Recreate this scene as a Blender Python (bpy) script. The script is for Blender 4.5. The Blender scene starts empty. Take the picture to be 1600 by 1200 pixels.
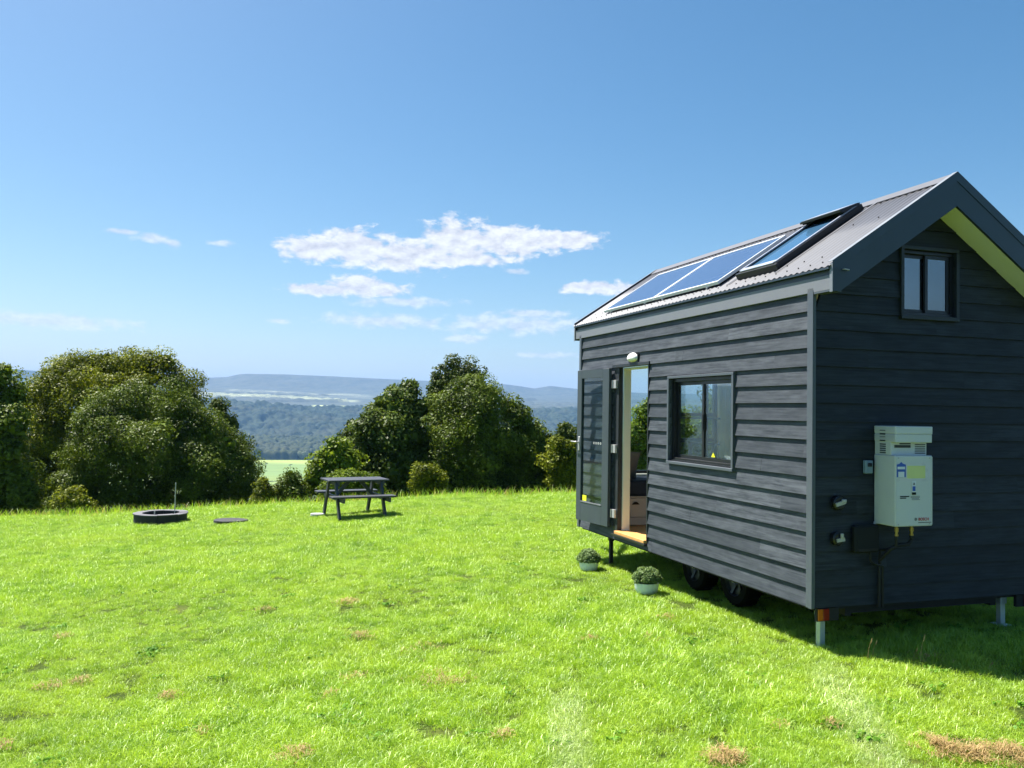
import bpy, math, random
import numpy as np
from mathutils import Vector, Matrix

# ------------------------------------------------------------------ camera, world, sun, exposure
scene = bpy.context.scene
COL = scene.collection
CAMZ = 1.94
F = 1314.7 / 1600.0
PITCH, ROLL = 0.0316390, 0.0165823
cp, sp, cr, sr = math.cos(PITCH), math.sin(PITCH), math.cos(ROLL), math.sin(ROLL)
R0 = Vector((1, 0, 0)); U0 = Vector((0, -sp, cp)); FW = Vector((0, cp, sp))
RT = cr * R0 + sr * U0; UP = -sr * R0 + cr * U0
cam = bpy.data.objects.new('camera', bpy.data.cameras.new('camera'))
COL.objects.link(cam)
cam.matrix_world = Matrix(((RT.x, UP.x, -FW.x, 0), (RT.y, UP.y, -FW.y, 0), (RT.z, UP.z, -FW.z, CAMZ), (0, 0, 0, 1)))
cam.data.sensor_width = 36.0
cam.data.lens = 36.0 * F
cam.data.clip_start = 0.05
cam.data.clip_end = 40000
scene.camera = cam

SUNV = Vector((-0.491, 0.344, 1.0)).normalized()          # towards the sun
sun = bpy.data.objects.new('sun', bpy.data.lights.new('sun', 'SUN'))
COL.objects.link(sun)
sun.data.energy = 5.0
sun.data.angle = math.radians(0.55)
sun.data.color = (1.0, 0.95, 0.86)
sun.rotation_euler = SUNV.to_track_quat('Z', 'Y').to_euler()

scene.view_settings.view_transform = 'Standard'
scene.view_settings.look = 'None'
scene.view_settings.exposure = 1.5
scene.view_settings.gamma = 1.0
scene.view_settings.use_curve_mapping = False
scene.cycles.volume_bounces = 1
scene.cycles.max_bounces = 8
scene.cycles.transparent_max_bounces = 12

def ray(px, py):
    return ((px - 800) / (F * 1600)) * RT - ((py - 600) / (F * 1600)) * UP + FW

world = bpy.data.worlds.new('World'); scene.world = world; world.use_nodes = True
def build_world():
    nt = world.node_tree; N = nt.nodes; L = nt.links; N.clear()
    out = N.new('ShaderNodeOutputWorld'); bg = N.new('ShaderNodeBackground')
    sky = N.new('ShaderNodeTexSky'); sky.sky_type = 'NISHITA'; sky.sun_disc = False
    sky.sun_elevation = math.asin(SUNV.z); sky.sun_rotation = math.atan2(SUNV.x, SUNV.y)
    sky.altitude = 300; sky.air_density = 1.0; sky.dust_density = 1.5; sky.ozone_density = 1.2
    def m(op, a, b=None, c=None, clamp=False):
        n = N.new('ShaderNodeMath'); n.operation = op; n.use_clamp = clamp
        for i, v in enumerate((a, b, c)):
            if v is None: continue
            if isinstance(v, (int, float)): n.inputs[i].default_value = v
            else: L.new(v, n.inputs[i])
        return n.outputs[0]
    tc = N.new('ShaderNodeTexCoord'); sx = N.new('ShaderNodeSeparateXYZ'); L.new(tc.outputs['Generated'], sx.inputs[0])
    X, Y, Z = sx.outputs
    az = m('ARCTAN2', X, Y); el = m('ARCSINE', Z)
    cb = N.new('ShaderNodeCombineXYZ'); L.new(m('MULTIPLY', az, 1.0), cb.inputs[0]); L.new(m('MULTIPLY', el, 1.9), cb.inputs[1])
    def noise(scale, detail, rough, off=(0, 0, 0)):
        mp = N.new('ShaderNodeMapping'); mp.inputs['Location'].default_value = off; L.new(cb.outputs[0], mp.inputs['Vector'])
        n = N.new('ShaderNodeTexNoise'); n.inputs['Scale'].default_value = scale; n.inputs['Detail'].default_value = detail
        n.inputs['Roughness'].default_value = rough; n.inputs['Distortion'].default_value = 0.25
        L.new(mp.outputs[0], n.inputs['Vector']); return n.outputs['Fac']
    nA = noise(46, 9, 0.62); nB = noise(46, 9, 0.62, (0.004, -0.012, 0)); nW = noise(17, 8, 0.6, (3.1, 1.7, 0))
    def blobs(lst):
        best = None
        for (px, py, wx, wy) in lst:
            r = ray(px, py); a0 = math.atan2(r.x, r.y); e0 = math.asin(r.normalized().z)
            dx = m('DIVIDE', m('SUBTRACT', az, a0), wx / 1314.0 * 0.93); 
            dy = m('DIVIDE', m('SUBTRACT', el, e0), wy / 1314.0)
            d = m('SUBTRACT', 1.0, m('SQRT', m('ADD', m('MULTIPLY', dx, dx), m('MULTIPLY', dy, dy))))
            best = d if best is None else m('SMOOTH_MAX', best, d, 0.25)
        return best
    thick = blobs([(490, 388, 62, 24), (560, 386, 80, 32), (640, 398, 90, 30), (716, 378, 72, 40), (800, 378, 95, 27),
                   (880, 376, 75, 17), (725, 405, 95, 12), (560, 446, 58, 19), (585, 452, 70, 13), (500, 452, 65, 10), (930, 450, 70, 12)])
    thin = blobs([(640, 472, 110, 10), (600, 502, 130, 14), (800, 508, 150, 20), (830, 490, 70, 9), (243, 373, 34, 9), (270, 380, 20, 8),
                  (188, 361, 34, 5), (345, 380, 24, 6), (435, 502, 22, 5), (730, 529, 60, 8), (60, 500, 160, 14), (805, 424, 26, 6), (850, 555, 80, 6)])
    def ss(v, lo, hi):
        n = N.new('ShaderNodeMapRange'); n.interpolation_type = 'SMOOTHSTEP'; n.inputs['From Min'].default_value = lo
        n.inputs['From Max'].default_value = hi; L.new(v, n.inputs['Value']); return n.outputs['Result']
    dA = m('ADD', thick, m('MULTIPLY', m('SUBTRACT', nA, 0.5), 2.0))
    dA = m('ADD', dA, m('MULTIPLY', m('SUBTRACT', nW, 0.5), 0.9))
    aA = ss(dA, -0.08, 0.42)
    dB = m('ADD', thick, m('MULTIPLY', m('SUBTRACT', nB, 0.5), 2.0))
    dT = m('ADD', thin, m('MULTIPLY', m('SUBTRACT', nA, 0.5), 2.2)); dT = m('ADD', dT, m('MULTIPLY', m('SUBTRACT', nW, 0.5), 1.4))
    aT = m('MULTIPLY', ss(dT, 0.0, 0.8), 0.62)
    alpha = m('MAXIMUM', m('MULTIPLY', aA, 0.95), aT)
    shade = m('SUBTRACT', dA, dB)                                     # lit tops, greyer undersides
    br = m('ADD', 0.9, m('MULTIPLY', shade, 0.42), None)
    br = m('MINIMUM', m('MAXIMUM', br, 0.66), 1.06)
    cc = N.new('ShaderNodeCombineColor')
    K = 7.2
    L.new(m('MULTIPLY', br, K * 0.97), cc.inputs[0]); L.new(m('MULTIPLY', br, K * 0.985), cc.inputs[1]); L.new(m('ADD', m('MULTIPLY', br, K * 0.8), K * 0.21), cc.inputs[2])
    hs = N.new('ShaderNodeHueSaturation'); hs.inputs['Saturation'].default_value = 1.34; hs.inputs['Hue'].default_value = 0.491; hs.inputs['Value'].default_value = 0.96
    L.new(sky.outputs[0], hs.inputs['Color'])
    mx = N.new('ShaderNodeMix'); mx.data_type = 'RGBA'
    L.new(alpha, mx.inputs['Factor']); L.new(hs.outputs[0], mx.inputs['A']); L.new(cc.outputs[0], mx.inputs['B'])
    L.new(mx.outputs['Result'], bg.inputs['Color']); bg.inputs['Strength'].default_value = 0.051
    L.new(bg.outputs[0], out.inputs['Surface'])
build_world()

rng = np.random.default_rng(7)
random.seed(7)

# ------------------------------------------------------------------ materials
def new_mat(name):
    m = bpy.data.materials.new(name); m.use_nodes = True
    return m, m.node_tree, m.node_tree.nodes['Principled BSDF']

def sock(nt, v, inp):
    if hasattr(v, 'is_linked') or isinstance(v, bpy.types.NodeSocket): nt.links.new(v, inp)
    else: inp.default_value = v

def nmath(nt, op, a, b=None, clamp=False):
    n = nt.nodes.new('ShaderNodeMath'); n.operation = op; n.use_clamp = clamp
    for i, v in enumerate((a, b)):
        if v is not None: sock(nt, v, n.inputs[i])
    return n.outputs[0]

def coord(nt, kind='Object', scale=(1, 1, 1), loc=(0, 0, 0), rot=(0, 0, 0)):
    if kind == 'World':
        g = nt.nodes.new('ShaderNodeNewGeometry'); o = g.outputs['Position']
    else:
        t = nt.nodes.new('ShaderNodeTexCoord'); o = t.outputs[kind]
    mp = nt.nodes.new('ShaderNodeMapping'); nt.links.new(o, mp.inputs['Vector'])
    mp.inputs['Scale'].default_value = scale; mp.inputs['Location'].default_value = loc; mp.inputs['Rotation'].default_value = rot
    return mp.outputs[0]

def noise(nt, vec, scale=5, detail=4, rough=0.5, dist=0.0):
    n = nt.nodes.new('ShaderNodeTexNoise'); nt.links.new(vec, n.inputs['Vector'])
    n.inputs['Scale'].default_value = scale; n.inputs['Detail'].default_value = detail; n.inputs['Roughness'].default_value = rough
    n.inputs['Distortion'].default_value = dist
    return n.outputs['Fac']

def ramp(nt, fac, stops, interp='LINEAR'):
    n = nt.nodes.new('ShaderNodeValToRGB'); n.color_ramp.interpolation = interp
    el = n.color_ramp.elements
    while len(el) < len(stops): el.new(0.5)
    for e, (p, c) in zip(el, stops):
        e.position = p; e.color = (*c, 1) if len(c) == 3 else c
    nt.links.new(fac, n.inputs[0]); return n.outputs[0]

def mix(nt, f, a, b, blend='MIX'):
    n = nt.nodes.new('ShaderNodeMix'); n.data_type = 'RGBA'; n.blend_type = blend
    sock(nt, f, n.inputs['Factor'])
    for v, k in ((a, 'A'), (b, 'B')):
        if isinstance(v, tuple): n.inputs[k].default_value = (*v[:3], 1)
        else: nt.links.new(v, n.inputs[k])
    return n.outputs['Result']

def mrange(nt, v, a, b, c=0.0, d=1.0, smooth=True):
    n = nt.nodes.new('ShaderNodeMapRange'); n.interpolation_type = 'SMOOTHSTEP' if smooth else 'LINEAR'
    nt.links.new(v, n.inputs['Value'])
    for k, x in zip(('From Min', 'From Max', 'To Min', 'To Max'), (a, b, c, d)): n.inputs[k].default_value = x
    return n.outputs['Result']

def bump(nt, bs, h, strength=0.3, dist=0.01):
    n = nt.nodes.new('ShaderNodeBump'); n.inputs['Strength'].default_value = strength; n.inputs['Distance'].default_value = dist
    nt.links.new(h, n.inputs['Height']); nt.links.new(n.outputs[0], bs.inputs['Normal'])

def plain(name, col, rough=0.5, metal=0.0, var=0.12, scale=9.0, bmp=0.0, spec=0.5):
    m, nt, bs = new_mat(name)
    n = noise(nt, coord(nt), scale, 5, 0.6)
    c = mix(nt, n, tuple(x * (1 - var) for x in col), tuple(min(1, x * (1 + var)) for x in col))
    nt.links.new(c, bs.inputs['Base Color']); bs.inputs['Metallic'].default_value = metal
    nt.links.new(mrange(nt, n, 0.2, 0.8, max(0.02, rough - 0.08), min(1, rough + 0.08)), bs.inputs['Roughness'])
    bs.inputs['Specular IOR Level'].default_value = spec
    if bmp: bump(nt, bs, noise(nt, coord(nt), scale * 8, 4, 0.6), bmp, 0.004)
    return m

def board_mat(name, dark, light, axis, exposure=0.1475):
    """stained sawn timber: long grain, knots, a tone of its own for every board"""
    m, nt, bs = new_mat(name)
    s = {'y': (30, 1.6, 45), 'x': (1.6, 30, 45)}[axis]
    t = nt.nodes.new('ShaderNodeTexCoord'); sx = nt.nodes.new('ShaderNodeSeparateXYZ'); nt.links.new(t.outputs['Object'], sx.inputs[0])
    row = nmath(nt, 'FLOOR', nmath(nt, 'DIVIDE', sx.outputs[2], exposure))
    along = sx.outputs[1] if axis == 'y' else sx.outputs[0]
    seg = nmath(nt, 'FLOOR', nmath(nt, 'ADD', nmath(nt, 'DIVIDE', along, 2.7), nmath(nt, 'MULTIPLY', row, 0.37)))
    cb = nt.nodes.new('ShaderNodeCombineXYZ'); nt.links.new(row, cb.inputs[0]); nt.links.new(seg, cb.inputs[1])
    wn = nt.nodes.new('ShaderNodeTexWhiteNoise'); nt.links.new(cb.outputs[0], wn.inputs['Vector'])
    add = nt.nodes.new('ShaderNodeVectorMath'); add.operation = 'MULTIPLY_ADD'
    nt.links.new(wn.outputs['Color'], add.inputs[0]); add.inputs[1].default_value = (9, 9, 9); nt.links.new(t.outputs['Object'], add.inputs[2])
    mp = nt.nodes.new('ShaderNodeMapping'); nt.links.new(add.outputs[0], mp.inputs['Vector']); mp.inputs['Scale'].default_value = s
    g = noise(nt, mp.outputs[0], 1.3, 7, 0.62, 0.9)
    mp2 = nt.nodes.new('ShaderNodeMapping'); nt.links.new(add.outputs[0], mp2.inputs['Vector']); mp2.inputs['Scale'].default_value = {'y': (5, 2.2, 9), 'x': (2.2, 5, 9)}[axis]
    vo = nt.nodes.new('ShaderNodeTexVoronoi'); nt.links.new(mp2.outputs[0], vo.inputs['Vector']); vo.inputs['Scale'].default_value = 1.0
    knot = mrange(nt, vo.outputs['Distance'], 0.06, 0.22, 1, 0)
    blot = noise(nt, mp2.outputs[0], 1.6, 5, 0.65)
    f = nmath(nt, 'ADD', nmath(nt, 'MULTIPLY', g, 0.55), nmath(nt, 'MULTIPLY', blot, 0.45))
    c = ramp(nt, f, [(0.38, dark), (0.60, light)])
    c = mix(nt, mrange(nt, wn.outputs['Value'], 0, 1, 0.0, 0.6), c, dark)
    c = mix(nt, nmath(nt, 'MULTIPLY', knot, 0.22), c, tuple(min(1, x * 1.5) for x in light))
    nt.links.new(c, bs.inputs['Base Color']); bs.inputs['Roughness'].default_value = 0.62
    bs.inputs['Specular IOR Level'].default_value = 0.35
    bump(nt, bs, f, 0.35, 0.004)
    return m

def glass_mat(name, tint=(0.9, 0.95, 0.93), refl=0.0, rough=0.0, fk=0.5):
    m, nt, bs = new_mat(name); nt.nodes.remove(bs)
    tr = nt.nodes.new('ShaderNodeBsdfTransparent'); tr.inputs[0].default_value = (*tint, 1)
    gl = nt.nodes.new('ShaderNodeBsdfGlossy'); gl.inputs['Roughness'].default_value = rough; gl.inputs[0].default_value = (1, 1, 1, 1)
    fr = nt.nodes.new('ShaderNodeFresnel'); fr.inputs[0].default_value = 1.52
    nz = noise(nt, coord(nt), 0.8, 2, 0.5); f = nmath(nt, 'ADD', nmath(nt, 'MULTIPLY', fr.outputs[0], fk), nmath(nt, 'MULTIPLY', nz, refl), clamp=True)
    bp = nt.nodes.new('ShaderNodeBump'); bp.inputs['Strength'].default_value = 0.008; bp.inputs['Distance'].default_value = 0.02
    nt.links.new(noise(nt, coord(nt), 1.3, 0, 0.5), bp.inputs['Height']); nt.links.new(bp.outputs[0], gl.inputs['Normal'])
    mx = nt.nodes.new('ShaderNodeMixShader'); nt.links.new(f, mx.inputs[0]); nt.links.new(tr.outputs[0], mx.inputs[1]); nt.links.new(gl.outputs[0], mx.inputs[2])
    nt.links.new(mx.outputs[0], nt.nodes['Material Output'].inputs[0]); return m

def leaf_mat(name, dark, light, transl=0.35, rough=0.5, tip=None, patch=0.9):
    m, nt, bs = new_mat(name)
    g = nt.nodes.new('ShaderNodeNewGeometry')
    n = noise(nt, coord(nt, 'World'), patch, 3, 0.6)
    f = nmath(nt, 'ADD', nmath(nt, 'MULTIPLY', g.outputs['Random Per Island'], 0.55), nmath(nt, 'MULTIPLY', mrange(nt, n, 0.3, 0.7), 0.45))
    c = ramp(nt, f, [(0.05, dark), (0.75, light), (1.0, tip or light)])
    nt.links.new(c, bs.inputs['Base Color']); bs.inputs['Roughness'].default_value = rough
    bs.inputs['Specular IOR Level'].default_value = 0.12
    tl = nt.nodes.new('ShaderNodeBsdfTranslucent')
    nt.links.new(mix(nt, 0.5, c, mix(nt, 1.0, c, (1.6, 1.5, 0.5), 'MULTIPLY')), tl.inputs[0])
    mx = nt.nodes.new('ShaderNodeMixShader'); mx.inputs[0].default_value = transl
    nt.links.new(bs.outputs[0], mx.inputs[1]); nt.links.new(tl.outputs[0], mx.inputs[2])
    nt.links.new(mx.outputs[0], nt.nodes['Material Output'].inputs[0]); return m

M = {}
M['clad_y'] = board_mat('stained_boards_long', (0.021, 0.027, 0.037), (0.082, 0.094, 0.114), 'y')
M['clad_x'] = board_mat('stained_boards_gable_shaded', (0.005, 0.008, 0.013), (0.030, 0.037, 0.050), 'x')  # darker copy of the long-wall boards, the gable's shade put into the colour
M['trim'] = plain('painted_trim', (0.075, 0.09, 0.112), 0.45, var=0.15, scale=6, bmp=0.1)
M['fascia'] = plain('fascia_paint', (0.165, 0.175, 0.20), 0.45, var=0.06)
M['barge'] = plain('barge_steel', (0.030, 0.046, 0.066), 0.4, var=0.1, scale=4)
M['cap'] = plain('capping_steel', (0.030, 0.046, 0.066), 0.35, var=0.08)
M['capl'] = plain('capping_steel_lit', (0.17, 0.19, 0.22), 0.4, var=0.05)  # paler copy of the capping steel, sunlit faces put into the colour
M['soffit'] = plain('soffit_paint', (0.80, 0.82, 0.72), 0.5, var=0.03)
M['black'] = plain('black_aluminium', (0.012, 0.013, 0.016), 0.35, var=0.3)
M['darkf'] = plain('dark_door_frame', (0.018, 0.022, 0.028), 0.5, var=0.2)
M['door'] = plain('door_paint', (0.048, 0.064, 0.078), 0.5, var=0.1, scale=5, bmp=0.08)
M['cream'] = plain('cream_paint', (0.72, 0.70, 0.62), 0.5, var=0.04)
M['white'] = plain('white_lining', (0.78, 0.78, 0.75), 0.55, var=0.03)
M['timber'] = plain('oiled_timber', (0.62, 0.33, 0.11), 0.45, var=0.25, scale=14)
M['steel'] = plain('galvanised_steel', (0.50, 0.56, 0.56), 0.42, 0.55, var=0.15, scale=20)
M['chassis'] = plain('black_chassis', (0.008, 0.008, 0.009), 0.7, var=0.3)
M['rubber'] = plain('tyre_rubber', (0.004, 0.004, 0.004), 0.9, spec=.1, var=0.2)
M['rim'] = plain('painted_rim', (0.014, 0.015, 0.02), 0.5)
M['chrome'] = plain('hub_metal', (0.45, 0.45, 0.42), 0.35, 0.5)
M['brass'] = plain('brass', (0.42, 0.30, 0.10), 0.35, 0.8)
M['lampw'] = plain('white_plastic', (0.85, 0.85, 0.84), 0.35, var=0.03)
M['amber'] = plain('amber_lens', (0.50, 0.12, 0.01), 0.2, var=0.1)
M['red'] = plain('red_lens', (0.22, 0.015, 0.008), 0.2, var=0.1)
M['heater'] = plain('heater_enamel', (0.62, 0.63, 0.62), 0.35, var=0.03)
M['slot'] = plain('vent_slot', (0.03, 0.035, 0.04), 0.6)
M['blue'] = plain('blue_print', (0.03, 0.10, 0.45), 0.5, var=0.05)
M['paper'] = plain('sticker_paper', (0.72, 0.74, 0.78), 0.5, var=0.03)
M['yellow'] = plain('yellow_sticker', (0.70, 0.72, 0.28), 0.5, var=0.08)
M['byellow'] = plain('bright_yellow_sticker', (0.85, 0.85, 0.03), 0.5, var=0.04)
M['ink'] = plain('dark_ink', (0.02, 0.022, 0.025), 0.8, spec=.1)
M['redink'] = plain('red_ink', (0.50, 0.03, 0.03), 0.5, var=0.05)
M['latch'] = plain('latch_grey', (0.45, 0.45, 0.46), 0.35, 0.4)
M['outlet'] = plain('outlet_grey', (0.20, 0.28, 0.36), 0.4)
M['navy'] = plain('navy_fabric', (0.016, 0.028, 0.06), 0.85, var=0.25, scale=30)
M['greyfab'] = plain('grey_fabric', (0.16, 0.18, 0.20), 0.9, var=0.15, scale=40, bmp=0.3)
M['drawer'] = plain('drawer_paint', (0.60, 0.56, 0.53), 0.5, var=0.03)
M['curtain'] = plain('pale_curtain', (0.78, 0.84, 0.70), 0.85, var=0.06)
M['tablew'] = plain('black_stained_timber', (0.040, 0.044, 0.058), 0.5, var=0.35, scale=12, bmp=0.2)
M['pitside'] = plain('dark_pit_block', (0.016, 0.016, 0.022), 0.75, var=0.35, scale=14, bmp=0.4)
M['ash'] = plain('ash_and_charcoal', (0.05, 0.048, 0.045), 0.95, var=0.6, scale=20, bmp=0.6)
M['pittop'] = plain('dusty_pit_cap', (0.10, 0.098, 0.115), 0.7, var=0.2, scale=14)
M['rod'] = plain('grey_rod', (0.42, 0.42, 0.40), 0.5, 0.3)
M['stone'] = plain('pale_slab_stone', (0.40, 0.40, 0.42), 0.8, var=0.25, scale=20, bmp=0.4)
M['pot'] = plain('pale_glazed_pot', (0.68, 0.76, 0.80), 0.35, var=0.06, scale=5)
M['soil'] = plain('potting_soil', (0.03, 0.022, 0.015), 0.95)
M['bark'] = plain('bark', (0.10, 0.08, 0.06), 0.9, var=0.4, scale=6, bmp=0.6)
M['glass'] = glass_mat('window_glass')
M['glassd'] = glass_mat('door_glass', (0.80, 0.86, 0.86), fk=0.10)

def roof_mat():
    m, nt, bs = new_mat('corrugated_steel')
    n = noise(nt, coord(nt, 'Object', (3, 3, 3)), 1.5, 6, 0.65)
    n2 = noise(nt, coord(nt, 'Object', (2, 40, 2)), 1.2, 4, 0.6)
    c = mix(nt, n, (0.082, 0.086, 0.100), (0.118, 0.122, 0.140)); c = mix(nt, nmath(nt, 'MULTIPLY', n2, 0.25), c, (0.07, 0.074, 0.086))
    nt.links.new(c, bs.inputs['Base Color']); bs.inputs['Roughness'].default_value = 0.42; bs.inputs['Metallic'].default_value = 0.15
    return m
M['roof'] = roof_mat()

def solar_mat():
    m, nt, bs = new_mat('solar_cells')
    t = nt.nodes.new('ShaderNodeTexCoord'); sx = nt.nodes.new('ShaderNodeSeparateXYZ'); nt.links.new(t.outputs['Object'], sx.inputs[0])
    def line(o, pitch, w):
        f = nmath(nt, 'FRACT', nmath(nt, 'DIVIDE', o, pitch)); d = nmath(nt, 'ABSOLUTE', nmath(nt, 'SUBTRACT', f, 0.5))
        return nmath(nt, 'GREATER_THAN', d, 0.5 - w)
    gx = line(sx.outputs[0], 0.0835, 0.035); gy = line(sx.outputs[1], 0.163, 0.018); gf = line(sx.outputs[1], 0.0543, 0.025)
    g = nmath(nt, 'MAXIMUM', gx, gy); g = nmath(nt, 'MAXIMUM', g, nmath(nt, 'MULTIPLY', gf, 0.35))
    n = noise(nt, coord(nt, 'Object', (6, 6, 6)), 2.0, 5, 0.7)
    c = mix(nt, n, (0.018, 0.045, 0.11), (0.03, 0.07, 0.16)); c = mix(nt, g, c, (0.16, 0.20, 0.27))
    nt.links.new(c, bs.inputs['Base Color']); bs.inputs['Roughness'].default_value = 0.2; bs.inputs['Specular IOR Level'].default_value = 0.6
    return m
M['solar'] = solar_mat()

def sky_glass():
    m, nt, bs = new_mat('roof_window_glass')
    n = noise(nt, coord(nt), 2, 3, 0.6)
    nt.links.new(mix(nt, n, (0.03, 0.09, 0.17), (0.05, 0.12, 0.21)), bs.inputs['Base Color']); bs.inputs['Roughness'].default_value = 0.04
    bs.inputs['Specular IOR Level'].default_value = 0.9
    return m
M['skyglass'] = sky_glass()

# ------------------------------------------------------------------ mesh helpers
class MB:
    def __init__(s): s.v = []; s.f = []; s.m = []; s.mats = []; s.cur = 0
    def use(s, mat):
        if mat not in s.mats: s.mats.append(mat)
        s.cur = s.mats.index(mat); return s
    def add(s, vs, fs):
        b = len(s.v); s.v += [tuple(v) for v in vs]
        for f in fs: s.f.append(tuple(b + i for i in f)); s.m.append(s.cur)
        return s
    def box(s, x0, x1, y0, y1, z0, z1, mat=None, bev=0.0):
        if x0 > x1: x0, x1 = x1, x0
        if y0 > y1: y0, y1 = y1, y0
        if z0 > z1: z0, z1 = z1, z0
        b = min(bev, (x1 - x0) / 2.2, (y1 - y0) / 2.2, (z1 - z0) / 2.2)
        P = []
        if b <= 0:
            P = [(x, y, z) for x in (x0, x1) for y in (y0, y1) for z in (z0, z1)]
            F_ = [(0, 1, 3, 2), (4, 6, 7, 5), (0, 4, 5, 1), (2, 3, 7, 6), (0, 2, 6, 4), (1, 5, 7, 3)]
        else:
            idx = {}
            for i, (x, sx_) in enumerate(((x0, 1), (x1, -1))):
                for j, (y, sy_) in enumerate(((y0, 1), (y1, -1))):
                    for k, (z, sz_) in enumerate(((z0, 1), (z1, -1))):
                        idx[i, j, k, 'x'] = len(P); P.append((x, y + sy_ * b, z + sz_ * b))
                        idx[i, j, k, 'y'] = len(P); P.append((x + sx_ * b, y, z + sz_ * b))
                        idx[i, j, k, 'z'] = len(P); P.append((x + sx_ * b, y + sy_ * b, z))
            F_ = []
            for i in (0, 1): F_.append([idx[i, 0, 0, 'x'], idx[i, 1, 0, 'x'], idx[i, 1, 1, 'x'], idx[i, 0, 1, 'x']])
            for j in (0, 1): F_.append([idx[0, j, 0, 'y'], idx[1, j, 0, 'y'], idx[1, j, 1, 'y'], idx[0, j, 1, 'y']])
            for k in (0, 1): F_.append([idx[0, 0, k, 'z'], idx[1, 0, k, 'z'], idx[1, 1, k, 'z'], idx[0, 1, k, 'z']])
            for i in (0, 1):
                for j in (0, 1): F_.append([idx[i, j, 0, 'x'], idx[i, j, 1, 'x'], idx[i, j, 1, 'y'], idx[i, j, 0, 'y']])
                for k in (0, 1): F_.append([idx[i, 0, k, 'x'], idx[i, 1, k, 'x'], idx[i, 1, k, 'z'], idx[i, 0, k, 'z']])
            for j in (0, 1):
                for k in (0, 1): F_.append([idx[0, j, k, 'y'], idx[1, j, k, 'y'], idx[1, j, k, 'z'], idx[0, j, k, 'z']])
            for i in (0, 1):
                for j in (0, 1):
                    for k in (0, 1): F_.append([idx[i, j, k, 'x'], idx[i, j, k, 'y'], idx[i, j, k, 'z']])
            c = Vector(((x0 + x1) / 2, (y0 + y1) / 2, (z0 + z1) / 2)); G = []
            for f in F_:
                a, bb, d = Vector(P[f[0]]), Vector(P[f[1]]), Vector(P[f[2]])
                n = (bb - a).cross(d - a); mid = sum((Vector(P[q]) for q in f), Vector()) / len(f)
                G.append(list(reversed(f)) if n.dot(mid - c) < 0 else f)
            F_ = G
        if mat: s.use(mat)
        return s.add(P, F_)
    def beam(s, p0, p1, w, h, mat=None, up=(0, 0, 1), taper=1.0):
        p0, p1 = Vector(p0), Vector(p1); d = (p1 - p0).normalized(); up = Vector(up)
        a = d.cross(up).normalized() * (w / 2); b = a.cross(d).normalized() * (h / 2)
        P = [p0 - a - b, p0 + a - b, p0 + a + b, p0 - a + b] + [p1 + taper * q for q in (-a - b, a - b, a + b, -a + b)]
        if mat: s.use(mat)
        return s.add(P, [(3, 2, 1, 0), (4, 5, 6, 7), (0, 1, 5, 4), (1, 2, 6, 5), (2, 3, 7, 6), (3, 0, 4, 7)])
    def tube(s, pts, rads, n=12, mat=None, caps=True):
        pts = [Vector(p) for p in pts]
        if not hasattr(rads, '__len__'): rads = [rads] * len(pts)
        rings = []
        ref = Vector((0.13, 0.31, 0.9))
        for i, p in enumerate(pts):
            d = (pts[min(i + 1, len(pts) - 1)] - pts[max(i - 1, 0)]).normalized()
            if abs(d.dot(ref)) > 0.95: ref = Vector((1, 0.1, 0))
            a = d.cross(ref).normalized(); b = d.cross(a)
            rings.append([p + rads[i] * (math.cos(t) * a + math.sin(t) * b) for t in [2 * math.pi * k / n for k in range(n)]])
        P = [q for r in rings for q in r]; F_ = []
        for i in range(len(rings) - 1):
            for k in range(n): F_.append((i * n + k, i * n + (k + 1) % n, (i + 1) * n + (k + 1) % n, (i + 1) * n + k))
        if caps: F_ += [tuple(reversed(range(n))), tuple((len(rings) - 1) * n + k for k in range(n))]
        if mat: s.use(mat)
        return s.add(P, F_)
    def lathe(s, prof, c=(0, 0, 0), axis='z', n=28, mat=None):
        P = []
        for r, h in prof:
            for k in range(n):
                t = 2 * math.pi * k / n; a, b = r * math.cos(t), r * math.sin(t)
                q = {'z': (a, b, h), 'x': (h, a, b), 'y': (b, h, a)}[axis]
                P.append((c[0] + q[0], c[1] + q[1], c[2] + q[2]))
        F_ = []
        for i in range(len(prof) - 1):
            for k in range(n): F_.append((i * n + k, i * n + (k + 1) % n, (i + 1) * n + (k + 1) % n, (i + 1) * n + k))
        if mat: s.use(mat)
        return s.add(P, F_)
    def prism(s, poly, a0, a1, axis='y', mat=None):
        """poly of (x,z) extruded along y (or (y,z) along x)"""
        n = len(poly)
        if axis == 'y': P = [(x, a0, z) for x, z in poly] + [(x, a1, z) for x, z in poly]
        else: P = [(a0, y, z) for y, z in poly] + [(a1, y, z) for y, z in poly]
        if mat: s.use(mat)
        return s.add(P, [tuple(range(n)), tuple(reversed(range(n, 2 * n)))] + [((i + 1) % n, i, n + i, n + (i + 1) % n) for i in range(n)])
    def build(s, name, parent=None, mat=None, smooth=False, loc=None):
        me = bpy.data.meshes.new(name); me.from_pydata(s.v, [], s.f)
        for mt in (s.mats or [mat]): me.materials.append(mt)
        me.polygons.foreach_set('material_index', s.m if s.mats else [0] * len(s.f))
        if smooth:
            me.polygons.foreach_set('use_smooth', [True] * len(s.f)); me.set_sharp_from_angle(angle=math.radians(40))
        me.update(); o = bpy.data.objects.new(name, me); COL.objects.link(o)
        if parent: o.parent = parent
        if loc: o.location = loc
        return o

def tag(o, label=None, cat=None, group=None, kind=None):
    for k, v in (('label', label), ('category', cat), ('group', group), ('kind', kind)):
        if v: o[k] = v
    return o
def thing(name, label, cat, loc=(0, 0, 0), rz=0.0, group=None):
    o = bpy.data.objects.new(name, None); COL.objects.link(o); o.location = loc; o.rotation_euler = (0, 0, rz); o.empty_display_size = 0.2
    return tag(o, label, cat, group)

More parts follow.
